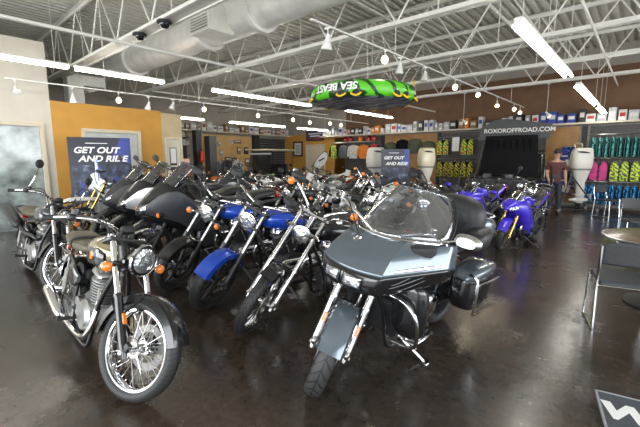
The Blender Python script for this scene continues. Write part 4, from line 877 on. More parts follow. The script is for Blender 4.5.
MB().tube([(-.5, 0, 0), (-.5, 0, 1.6), (.5, 0, 1.6), (.5, 0, 0)], .016, 8).build('rail', DARKMETAL, t)
GEAR = [mat('gear_grey', (.12, .12, .13), .8, var=.3), mat('gear_black', (.03, .03, .032), .8, var=.3), mat('gear_pale', (.45, .44, .42), .8, var=.2)]
def jacket_mb(w=.46, h=.62, d=.14):
    b = MB(); b.loft([(0, 0, -h, w*.42, d*.5, 3), (0, 0, -h*.5, w*.43, d*.55, 3), (0, 0, -h*.2, w*.46, d*.55, 2.6), (0, 0, -h*.06, w*.40, d*.45, 2.4), (0, 0, 0, w*.16, d*.4, 2)], 16, 3, axis='z')
    b.v = [(x, y, x0) for (x0, y, x) in []] or b.v
    return b
def loftz(secs, n=16, k=3): # sections: (z, x, y, hx, hy, exp)
    b = MB(); b.loft([(z, y, x, hy, hx, ex) for (z, x, y, hx, hy, ex) in secs], n, k)   # along x, then swap to z
    b.v = [(c, bb, a) for (a, bb, c) in b.v]; b.f = [tuple(reversed(f)) for f in b.f]; return b
def jacket(label, grp, loc, rz, m, sm=None):
    t = thing('riding_jacket', label, 'jacket', loc, rz, grp)
    loftz([(-.64, 0, 0, .21, .07, 3), (-.35, 0, 0, .20, .08, 3), (-.12, 0, 0, .22, .085, 2.6), (-.03, 0, 0, .16, .06, 2.3), (.0, 0, 0, .07, .05, 2)]).build('torso', m, t)
    for sd in (-1, 1): MB().tube([(sd*.19, 0, -.07), (sd*.26, -.01, -.25), (sd*.28, -.03, -.55)], [.065, .055, .045], 10, k=4).build('sleeve', sm or m, t)
    MB().tube([(0, 0, 0), (0, 0, .06), (.03, 0, .09), (0, 0, .11)], .005, 6, k=3).build('hanger_hook', STEEL, t); return t
for i, x in enumerate((-.38, -.12, .14, .38)): jacket('%s riding jacket on the rack before the tan slatwall' % ['grey', 'black', 'dark', 'pale'][i], None, (-13.6+x*cos(.3), 9.6+x*sin(.3), 1.50), .3+1.4, [GEAR[0], GEAR[1], GEAR[1], GEAR[2]][i])
# picture, sign on the far ochre wall
def board(name, label, cat, M, w, h, m, fm=MATTE, fr=.05, d=.04):
    t = thing(name, label, cat); t.matrix_world = M
    b = MB()
    for sx in (-1, 1): b.box((sx*(w/2), 0, 0), (fr, d, h+fr)); b.box((0, 0, sx*h/2), (w+fr, d, fr))
    b.build('frame', fm, t, smooth=0); MB().box((0, .005, 0), (w, d*.4, h)).build('sheet', m, t, smooth=0); return t
t = board('framed_notice', 'dark framed notice on the far ochre wall', 'picture', Matrix.Translation((-14.72, YB-.05, 2.1)), .62, .74, WHITEP, MATTE, .08)
for i in range(6): MB().box((0, -.006, .2-.08*i), (.34 if i % 2 else .40, .004, .02)).build('print_line', CHAR, t, smooth=0)
t = board('wall_sign', 'dark red and blue sign above the cream door', 'sign', Matrix.Translation((-13.45, YB-.05, 2.76)), 1.22, .48, mat('sign_navy', (.05, .06, .14), .4), MATTE, .03)
for (z, w, m) in ((.12, .9, WHT), (0, .7, WHT), (-.14, 1.0, mat('sign_red', (.35, .03, .03), .4))): MB().box((0, -.012, z), (w, .006, .07)).build('print_line', m, t, smooth=0)
# big posters GET OUT AND RIDE
def poster_mat(nm, s):
    m = bpy.data.materials.new(nm); m.use_nodes = True; nt = m.node_tree; n = nt.nodes; l = nt.links; b = n['Principled BSDF']
    tc = n.new('ShaderNodeTexCoord'); q = n.new('ShaderNodeTexNoise'); q.inputs['Scale'].default_value = s; q.inputs['Detail'].default_value = 6; l.new(tc.outputs['Object'], q.inputs[0])
    r = n.new('ShaderNodeValToRGB'); l.new(q.outputs[0], r.inputs[0]); e = r.color_ramp.elements; e[0].position = .40; e[0].color = (.012, .013, .018, 1); e[1].position = .74; e[1].color = (.25, .27, .32, 1); k = e.new(.55); k.color = (.03, .045, .10, 1)
    l.new(r.outputs[0], b.inputs['Base Color']); b.inputs['Roughness'].default_value = .35; return m
PNAVY = mat('poster_navy', (.020, .024, .040), .35, var=.25, scale=2); PBLUE = mat('poster_blue', (.03, .05, .26), .35, var=.3, scale=3); PPIC = poster_mat('poster_picture', 5)
def poster(label, M, w, h, ts):
    t = thing('display_poster', label, 'poster'); t.matrix_world = M
    MB().box((0, .05, h/2), (w, .10, h), None, .006).build('poster_board', PNAVY, t, smooth=0)
    b = MB(); b.prism([(w*.16, h*.66), (w/2-.01, h*.60), (w/2-.01, h-.01), (w*.34, h-.01)], .004, Matrix.Rotation(pi/2, 4, 'X')); b.build('blue_band', PBLUE, t, smooth=0)
    b = MB(); b.box((0, -.003, h*.30), (w*.92, .004, h*.56)); b.build('picture', PPIC, t, smooth=0)
    Fm = lambda x, z: Matrix.Translation((x, -.008, z)) @ Matrix.Rotation(pi/2, 4, 'X')
    text_mesh('headline', 'GET OUT', ts, WHT, t, Fm(-w*.06, h*.80), shear=.25, xscale=1.12, bold=.006); text_mesh('headline', 'AND RIDE', ts, WHT, t, Fm(w*.04, h*.67), shear=.25, xscale=1.12, bold=.006)
    MB().box((-w*.05, -.006, h*.91), (w*.35, .004, .016)).build('small_print', WHT, t, smooth=0)
    return t
def rider(t, x, z, s, m):  # printed motocross rider figure, flat on the poster
    Fp = lambda dx=0: Matrix.Translation((x, -.0085, z)) @ Matrix.Rotation(pi/2, 4, 'X') @ Matrix.Diagonal((s, s, 1, 1))
    MB().prism([(-.35, -.3), (-.1, .15), (-.18, .32), (-.02, .42), (.12, .30), (.05, .16), (.28, .02), (.5, .0), (.3, -.12), (.1, -.1), (.15, -.35), (-.05, -.2)], .002, Fp()).build('printed_rider', m, t, smooth=0)
    for dx in (-.42, .42): MB().lathe([(.14, 0), (.20, 0), (.20, .002), (.14, .002)], 20, M=Fp() @ Matrix.Translation((dx, -.36, 0)), closed=True).build('printed_wheel', CHAR, t, smooth=0)
P1 = poster('large dark poster with italic white lettering leaning before the ochre wall', Matrix.Translation((-9.25, 3.06, .58)) @ Matrix.Rotation(R(68), 4, 'Z') @ Matrix.Rotation(R(-3), 4, 'X'), 1.22, 1.45, .185)
rider(P1, -.12, .42, .62, WHT); rider(P1, .30, .36, .55, PBLUE); rider(P1, -.38, .3, .4, PBLUE)
b = MB()
for sx in (-.45, .45): b.tube([(sx, .12, 1.3), (sx, .30, -.72)], .015, 8); b.tube([(sx, .05, .05), (sx, -.02, -.70)], .015, 8)
b.tube([(-.45, .05, .02), (.45, .05, .02)], .015, 8)
b.build('easel', DARKMETAL, P1)
P2 = poster('smaller dark blue poster with two white text lines in the middle of the back row', Matrix.Translation((-5.35, 9.3, .58)) @ Matrix.Rotation(R(28), 4, 'Z'), .78, 1.25, .115)
b = MB()
for sx in (-.3, .3): b.tube([(sx, .10, 1.1), (sx, .25, -.55)], .012, 8); b.tube([(sx, .05, .05), (sx, -.02, -.54)], .012, 8)
b.build('easel', DARKMETAL, P2)
# dark sign board with web address
t = thing('sign_board', 'dark grey peaked board with white web address lettering', 'sign', (-3.50, 13.9, 0), R(6)); t.scale = (1.06,)*3; SGN = mat('sign_charcoal', (.060, .062, .066), .5)
MB().prism([(-1.05, 2.08), (1.0, 2.08), (1.03, 2.52), (.55, 2.60), (-.25, 2.74), (-.62, 2.70), (-1.0, 2.46)], .03, Matrix.Rotation(pi/2, 4, 'X'), h0=-.015).build('panel', SGN, t, smooth=0)
text_mesh('lettering', 'ROXOROFFROAD.COM', .185, WHT, t, Matrix.Translation((.12, -.02, 2.36)) @ Matrix.Rotation(pi/2, 4, 'X'), xscale=1.02, bold=.003)
for sx in (-.9, .9): MB().tube([(sx, .03, 0), (sx, .03, 2.2)], .02, 8).build('post', DARKMETAL, t)
MB().box((.25, -.02, 2.16), (.55, .012, .07)).build('red_strip', REDP, t, smooth=0)
# ---- life vests
def vest_kit(m, m2, bm, th=1.):
    pr = thing('life_vest', 'x', 'life vest')
    for sd in (-1, 1):
        loftz([(-.58, sd*.115, -.07, .105, .035, 3.5), (-.36, sd*.118, -.085, .11, .045, 3.5), (-.16, sd*.12, -.08, .105, .045, 3), (-.04, sd*.13, -.05, .06, .04, 2.5), (.0, sd*.12, 0, .045, .04, 2.2)], 12, 2).build('front_panel', m, pr)
    loftz([(-.58, 0, .06, .21, .035, 3.5), (-.30, 0, .075, .215, .045, 3.5), (-.08, 0, .06, .19, .04, 3), (.0, 0, .02, .16, .04, 2.5)], 14, 2).build('back_panel', m2, pr)
    for z in (-.48, -.30): MB().box((0, -.125, z), (.44, .012, .04)).build('belt', bm, pr, smooth=0); MB().box((0, -.135, z), (.06, .016, .05), None, .006).build('buckle', MATTE, pr, smooth=0)
    MB().tube([(0, .02, .0), (0, .02, .05), (.03, .02, .08), (0, .02, .10), (-.02, .02, .09)], .005, 5, k=3).build('hanger_hook', STEEL, pr)
    if th != 1:
        for c in kids(pr): c.data.transform(Matrix.Diagonal((1, th, 1, 1)))
    return pr, [(c, kids(c)) for c in kids(pr)]
def stripe_fab(n, ca, cb):
    m = tube_mat(n, ca, cb, 5., .42); m.node_tree.nodes['Principled BSDF'].inputs['Roughness'].default_value = .75; return m
def fab(n, c): return mat(n, c, .75, var=.18, scale=8)
TEAL = stripe_fab('teal_fabric', (.01, .05, .05), (.20, .66, .58)); TEAL2 = fab('dark_teal_fabric', (.02, .12, .12)); LIME = stripe_fab('lime_fabric', (.10, .12, .06), (.60, .78, .06)); GRYF = fab('grey_fabric', (.12, .12, .13)); PINK = fab('pink_fabric', (.55, .05, .22)); BLF = stripe_fab('royal_blue_fabric', (.01, .03, .10), (.08, .42, .80)); NVF = fab('navy_fabric', (.02, .03, .20)); CYF = fab('cyan_fabric', (.10, .42, .60)); ORF = fab('orange_fabric', (.75, .22, .02)); RDF = fab('red_fabric', (.5, .03, .02)); YLF = stripe_fab('yellow_fabric', (.04, .04, .03), (.68, .62, .04)); CAMO = fab('camouflage_fabric', (.07, .08, .04)); PALE = fab('pale_fabric', (.6, .58, .52)); BKF = mat('black_cloth', (.008, .008, .009), .9, var=.2, spec=.15)
def rail(x0, x1, y, z, lb):
    t = thing('hanging_rail', lb, 'rail', ((x0+x1)/2, y, z)); l = x1-x0
    MB().tube([(-l/2, 0, 0), (l/2, 0, 0)], .015, 8).build('bar', STEEL, t)
    for q in (-1, 1): MB().tube([(q*(l/2-.05), 0, 0), (q*(l/2-.05), YB-y, 0)], .012, 6).build('bracket', STEEL, t)
def vest_row(kit, n, x0, dx, y, z, label, grp, tw=70, jit=8):
    pr, tree = kit
    for i in range(n):
        l = (x0+i*dx, y+random.uniform(-.02, .02), z-.105); a = R(tw+random.uniform(-jit, jit))
        if i == 0: pr.location = l; pr.rotation_euler = (0, 0, a); pr['label'] = label; o = pr
        else: o = dup(pr, l, a, label, tree)
        if grp: o['group'] = grp
kt = vest_kit(TEAL, TEAL2, CYF, .42); kl = vest_kit(LIME, GRYF, LIME); kp = vest_kit(PINK, GRYF, PINK); kb = vest_kit(BLF, BLF, CYF, .42); kn = vest_kit(NVF, BLF, PALE); ky = vest_kit(YLF, BKF, YLF); kg = vest_kit(LIME, BKF, ORF)
rail(-1.45, 1.7, 14.45, 2.30, 'upper steel rail carrying the teal vests'); vest_row(kt, 18, -1.34, .168, 14.45, 2.30, 'teal life vest hung edge-on in the top row at the right', 'teal life vests on the upper rail', 80, 3)
rail(-1.45, 1.7, 14.45, 1.58, 'middle steel rail carrying the lime and pink vests')
vest_row(kp, 1, -1.16, .26, 14.45, 1.58, 'pink and grey life vest next to the white outboard motor', None, 20); vest_row(kl, 5, -.64, .50, 14.45, 1.58, 'lime green life vest facing out in the middle row', 'lime life vests in the middle row', 8)
rail(-1.5, 1.7, 14.35, .86, 'lower steel rail carrying the blue vests'); vest_row(kb, 18, -1.40, .168, 14.35, .86, 'royal blue life vest hung edge-on in the bottom row', 'blue life vests on the lower rail', 80, 3)
vest_row(kn, 1, -2.02, .3, 14.72, 2.05, 'navy vest hung on the wood slatwall, upper one left of the white outboard', None, 15); 
o = dup(kn[0], (-2.02, 14.72, 1.15), .2, 'navy vest hung on the wood slatwall, lower one left of the white outboard', kn[1])
for i, (z, s) in enumerate(((1.42, 0), (.55, 1))):
    t = thing('price_tag', 'cream hang tag on the %s navy vest beside the white outboard' % ['upper', 'lower'][i], 'tag', (-1.98, 14.60, z)); MB().box((0, 0, 0), (.22, .008, .2), Matrix.Rotation(.3, 3, 'Y')).build('card', PALE, t, smooth=0); MB().tube([(0, 0, .08), (0, .05, .16)], .003, 4).build('string', PALE, t)
rail(-6.4, -5.0, 14.5, 2.40, 'upper rail of yellow vests between slatwall and sign board'); rail(-6.4, -5.0, 14.5, 1.55, 'lower rail of yellow vests between slatwall and sign board')
vest_row(ky, 3, -6.18, .48, 14.5, 1.55, 'yellow and black vest in the lower row left of the dark sign board', 'yellow vests, lower row', 12); vest_row(kg, 2, -6.2, .95, 14.5, 2.40, 'lime vest with orange belt in the upper row left of the sign board', 'lime vests, upper row', 12)
t = board('notice_sheet', 'pale tall notice hung between the yellow vests', 'notice', Matrix.Translation((-5.70, 14.50, 2.12)), .26, .52, WHITEP, STEEL, .02)
rail(-12.0, -9.5, 14.5, 2.32, 'rail of jackets under the back shelf behind the cream outboard')
for i, (x, m, nm) in enumerate(((-11.8, LIME, 'lime'), (-11.2, GRYF, 'grey'), (-10.05, ORF, 'bright orange'), (-9.45, RDF, 'red'), (-10.62, PALE, 'pale'))): jacket('%s jacket hung on the rail behind the cream outboard' % nm, 'jackets under the back shelf', (x, 14.5, 2.21), R(-6+3*i), m, BKF if i in (0, 3) else None)
def helmet(label, grp, loc, rz, m):
    t = thing('helmet', label, 'helmet', loc, rz, grp)
    MB().lathe([(0, .26), (.06, .25), (.11, .21), (.135, .14), (.135, .07), (.12, .01), (.10, 0), (0, .0)], 20).build('shell', m, t); MB().lathe([(.139, .085), (.141, .12), (.136, .16)], 14, a0=R(-130), a1=R(-50)).build('visor', SMOKE, t, solid=.004)
    MB().loft([(-.10, 0, 0, .05, .01), (.0, 0, .0, .10, .012), (.05, 0, .0, .10, .008)], 10, 2, M=Matrix.Translation((0, -.14, .19)) @ Matrix.Rotation(R(90), 4, 'Z')).build('peak', m, t)
slab('trim_16', -12.0, -9.45, YB-.32, YB, 2.36, 2.38, SHELF)
for i, (x, m, nm) in enumerate(((-11.3, REDPAINT, 'red'), (-11.0, REDPAINT, 'red'), (-10.4, ORPAINT, 'orange'), (-9.95, REDPAINT, 'red'), (-9.65, REDPAINT, 'red'))): helmet('%s helmet on the narrow ledge above the jackets' % nm, 'helmets on the ledge, '+nm, (x, YB-.17, 2.38), .1*i, m)
for i, (x, z) in enumerate(((-8.8, 2.3), (-8.2, 2.4), (-7.6, 2.42), (-7.0, 2.3))):
    jacket('%s on the wood slatwall behind the smaller poster' % ['dark camouflage jacket at the left end', 'black jacket second from the left', 'camouflage jacket third along', 'camouflage jacket at the right end'][i], 'jackets on the wood slatwall', (x, YB-.125, z), 0, [CAMO, BKF, CAMO, CAMO][i])
# ---- outboard motors on stands
CREAM = mat('cream_cowl', (.70, .62, .44), .35, 0, .4, .05, 3); CRM2 = mat('cream_white', (.70, .67, .60), .4, 0, .2, .06, 3)
def outboard(label, loc, rz, s=1., top=1.95, m=CREAM, cage=0):
    t = thing('outboard_motor', label, 'outboard motor', loc, rz)
    z = top; G = lambda l: [(z+(a-0)*s, x*s, y*s, hx*s, hy*s, e) for (a, x, y, hx, hy, e) in l]
    cw = loftz(G([(-.62, 0, 0, .17, .22, 3), (-.60, 0, 0, .20, .27, 3), (-.40, 0, .0, .215, .29, 3.5), (-.16, 0, .01, .20, .27, 3.5), (-.04, 0, .02, .175, .24, 3.5), (-.005, 0, .03, .14, .20, 3.2), (0, 0, .04, .05, .08, 2)]), 20, 3).build('cowl', m, t)
    loftz(G([(-.66, 0, 0, .21, .28, 3), (-.615, 0, 0, .215, .285, 3)]), 20, 1).build('cowl_band', mat('band_grey', (.18, .17, .15), .4), cw)
    for sd in (-1, 1):
        b = MB(); b.loft([(-.20*s, sd*.19*s, z-.12*s, .012*s, .012*s), (-.05*s, sd*.205*s, z-.13*s, .015*s, .03*s), (.12*s, sd*.20*s, z-.15*s, .012*s, .012*s)], 10, 3)
        b.v = [(y, x, zz) for (x, y, zz) in b.v]; b.build('cowl_vent', MATTE, cw)
    loftz(G([(-1.02, 0, .02, .09, .14, 3), (-.85, 0, .01, .13, .2, 3), (-.66, 0, 0, .18, .25, 3)]), 18, 3).build('mid_section', CRM2 if m is CREAM else m, t)
    leg = loftz(G([(-1.66, 0, .06, .03, .10, 2.2), (-1.45, 0, .05, .045, .12, 2.2), (-1.0, 0, .03, .08, .13, 2.5)]), 14, 3).build('drive_leg', CRM2 if m is CREAM else m, t)
    MB().loft([(-.24*s, 0, z-1.56*s, .02*s, .02*s), (-.1*s, 0, z-1.56*s, .06*s, .06*s), (.12*s, 0, z-1.56*s, .065*s, .065*s), (.26*s, 0, z-1.56*s, .05*s, .05*s)], 14, 3, M=Matrix.Rotation(R(90), 4, 'Z')).build('gearcase', CRM2, leg)
    b = MB(); b.box((0, .05*s, z-1.40*s), (.22*s, .42*s, .014*s), None, .004); b.build('cavitation_plate', CRM2, leg, smooth=0)
    pb = MB()
    for i in range(3):
        a = 2*pi*i/3; pb.loft([(0, 0, .03*s, .03*s, .006*s), (0, 0, .12*s, .07*s, .008*s), (0, 0, .19*s, .03*s, .004*s)], 8, 2, axis='z', M=Matrix.Translation((0, .31*s, z-1.56*s)) @ Matrix.Rotation(a, 4, 'Y')) if 0 else pb.box((sin(a)*.10*s, .31*s, z-1.56*s+cos(a)*.10*s), (.09*s, .015*s, .16*s), Matrix.Rotation(a, 3, 'Y') @ Matrix.Rotation(.5, 3, 'Z'), .006)
    pb.build('propeller', STEEL, leg, smooth=0)
    MB().box((0, -.27*s, z-.90*s), (.22*s, .10*s, .34*s), None, .02).build('clamp_bracket', MATTE, t)
    st = MB(); zz = z-.80*s
    for sd in (-1, 1): st.tube([(sd*.26, -.34*s, zz), (sd*.34, -.62, .05)], .02, 8); st.tube([(sd*.26, -.34*s, zz), (sd*.34, .42, .05)], .02, 8); st.tube([(sd*.34, -.62, .05), (sd*.34, .42, .05)], .02, 8); st.lathe([(0, -.02), (.05, -.02), (.05, .02), (0, .02)], 12, (sd*.34, -.6, .05), (1, 0, 0)); st.lathe([(0, -.02), (.05, -.02), (.05, .02), (0, .02)], 12, (sd*.34, .40, .05), (1, 0, 0))
    st.tube([(-.27, -.34*s, zz), (.27, -.34*s, zz)], .022, 8); st.tube([(-.33, -.3, .5), (.33, -.3, .5)], .016, 8); st.build('motor_stand', DARKMETAL, t)
    if cage: MB().tube([(-.2, -.1, z+.0), (-.22, -.12, z+.11), (0, -.14, z+.13), (.22, -.12, z+.11), (.2, -.1, z+.0)], .018, 8, k=4).build('lifting_handle', CREAM, t)
    return t
outboard('cream outboard motor on a stand beside the navy vests at the right', (-1.52, 13.65, 0), R(-60), 1.0, 1.88, CRM2, 1)
outboard('cream outboard motor with dark cowl window standing before the wood slatwall', (-4.95, 10.4, 0), R(-30), .88, 1.88, CREAM)
outboard('cream outboard motor wrapped in pale cover before the orange and red jackets', (-6.3, 9.75, 0), R(-20), .96, 1.90, CRM2)
# ---------------------------------------------------------------- off-road vehicle with raised hood
JB = mat('vehicle_black', (.013, .013, .014), .25, 0, .7, .1)
t = thing('off_road_vehicle', 'black off-road vehicle with its hood raised, below the dark sign board', 'vehicle', (-3.08, 11.05, 0), R(3)); t.scale = (1.17, 1.0, 1.03)
MB().box((0, .55, .72), (1.46, 1.5, .46), None, .04).box((0, 1.95, .74), (1.5, 1.3, .5), None, .05).box((0, 1.15, .42), (1.4, 2.8, .18), None, .03).build('body', JB, t)
g = MB().box((0, -.22, .76), (1.30, .07, .46), None, .02).build('grille', JB, t)
for i in range(7): MB().box((-.36+.12*i, -.262, .78), (.05, .02, .34), None, .008).build('grille_slot', MATTE, g, smooth=0)
for sx in (-.5, .5): h = MB().lathe([(0, 0), (.085, 0), (.095, .02), (.08, .03)], 20, (sx, -.25, .82), (0, -1, 0)).build('headlight', MATTE, t); MB().lathe([(.078, .026), (.05, .04), (0, .045)], 20, (sx, -.25, .82), (0, -1, 0)).build('headlight_lens', LENS, h)
hd = MB().grid([[V(x*(1-.18*0)*(.60+.10*v), 1.15-.16*v-.02*(1-abs(x)), 1.0+1.18*(1-v)*1.0) for v in (1, .8, .5, .2, 0)] for x in (-1, -.5, 0, .5, 1)])
hd.v = [((x*1.0), y, z) for x, y, z in hd.v]; hd = hd.build('hood', BKF, t, solid=.03, smooth=0)
b = MB()
for i in range(8): b.box((-.5+i*.143, 1.085, 1.6), (.05, .03, .95), Matrix.Rotation(R(6), 3, 'X'), .008)
b.box((0, 1.03, 1.06), (1.2, .03, .06)); b.box((0, 1.13, 2.1), (1.0, .03, .06)); b.build('hood_rib', BKF, hd, smooth=0)
MB().tube([(-.58, .1, .98), (-.60, 1.05, 2.0)], .010, 6).build('hood_prop', STEEL, t)
e = MB().box((0, .5, .92), (.6, .8, .16), None, .03).lathe([(0, 0), (.14, 0), (.14, .08), (0, .1)], 18, (.1, .5, 1.0)).box((-.4, .7, 1.0), (.2, .28, .2), None, .02).build('engine', DARKMETAL, t); 
b = MB()
for sx in (-.70, .70): b.tube([(sx, 1.35, .95), (sx*.95, 1.55, 1.62)], .03, 8)
b.tube([(-.67, 1.55, 1.62), (.67, 1.55, 1.62)], .03, 8); wf = b.build('windscreen_frame', JB, t)
MB().box((0, 1.45, 1.3), (1.30, .008, .60), Matrix.Rotation(R(-17), 3, 'X')).build('windscreen', SCREEN, wf, smooth=0)
MB().tube([(-.68, 2.3, .95), (-.66, 2.3, 1.75), (.66, 2.3, 1.75), (.68, 2.3, .95)], .032, 8).tube([(-.68, 1.55, 1.62), (-.66, 2.3, 1.75)], .028, 8).tube([(.68, 1.55, 1.62), (.66, 2.3, 1.75)], .028, 8).build('roll_bar', JB, t)
for sx in (-.32, .32): MB().box((sx, 2.0, .95), (.46, .46, .14), None, .05).box((sx, 2.22, 1.2), (.46, .12, .5), Matrix.Rotation(R(-10), 3, 'X'), .05).build('seat', LEATHER, t)
for sx in (-.70, .70):
    MB().arc([(-.12, .40), (.12, .40), (.12, .425), (-.12, .425)], (0, 0, 0), R(5), R(175), 14, M=Matrix.Translation((sx, .25, .42)) @ Matrix.Rotation(R(90), 4, 'Z')).build('fender', JB, t)
    for yy in (.25, 2.15):
        w = MB().lathe([(.0, -.10), (.19, -.10), (.20, -.06), (.20, .10), (0, .04)], 20, (sx, yy, .37), (1 if sx > 0 else -1, 0, 0)).build('wheel', MATTE, t)
        q = MB(); q.lathe([(.20, -.10), (.30, -.11), (.36, -.10), (.375, -.06), (.375, .06), (.36, .10), (.30, .11), (.20, .10)], 32, (sx, yy, .37), (1, 0, 0), closed=True)
        for i in range(28): a = 2*pi*i/28; q.box((sx+.05*(-1)**i, yy+.375*cos(a), .37+.375*sin(a)), (.12, .03, .03), Matrix.Rotation(a, 3, 'X'))
        q.build('tyre', RUBBER, w)
MB().box((0, -.32, .50), (1.5, .10, .14), None, .03).build('bumper', JB, t)
# ---------------------------------------------------------------- buggy with canopy roof by the tan slatwall
t = thing('golf_buggy', 'dark buggy with pale canopy roof and windscreen by the roll-down shutter', 'buggy', (-12.2, 10.6, 0), R(10))
MB().box((0, 0, .55), (1.2, 2.1, .34), None, .08).box((0, -.9, .78), (1.1, .5, .36), None, .10).box((0, .8, .85), (1.15, .6, .4), None, .08).build('body', JB, t)
MB().box((0, .15, 1.92), (1.30, 1.9, .06), None, .025).build('roof', CREAM, t)
b = MB()
for sx in (-.55, .55): MB().tube([(sx, -.75, .9), (sx, -.50, 1.9)], .02, 8).build('roof_post', MATTE, t); MB().tube([(sx, .85, .9), (sx, .95, 1.9)], .02, 8).build('roof_post', MATTE, t)
w = MB().box((0, -.64, 1.38), (1.08, .008, .86), Matrix.Rotation(R(-14), 3, 'X')).build('windscreen', SMOKE, t, smooth=0); MB().box((0, -.56, 1.76), (1.12, .03, .07), Matrix.Rotation(R(-14), 3, 'X')).build('windscreen_bar', WHITEP, w, smooth=0)
MB().box((0, .35, .82), (1.1, .5, .14), None, .05).box((0, .6, 1.1), (1.1, .12, .5), None, .05).build('seat', LEATHER, t)
MB().lathe([(.14, -.015), (.17, 0), (.14, .015)], 20, (-.28, -.30, 1.12), (0, .5, .8), closed=True).tube([(-.28, -.30, 1.12), (-.28, -.6, .85)], .015, 6).build('steering_wheel', MATTE, t)
for sx in (-.56, .56):
    for yy in (-.72, .72):
        w = MB().lathe([(0, -.07), (.12, -.07), (.13, .07), (0, .05)], 16, (sx, yy, .27), (1 if sx > 0 else -1, 0, 0)).build('wheel', STEEL, t); MB().lathe([(.13, -.09), (.25, -.10), (.27, -.05), (.27, .05), (.25, .10), (.13, .09)], 24, (sx, yy, .27), (1, 0, 0), closed=True).build('tyre', RUBBER, w)
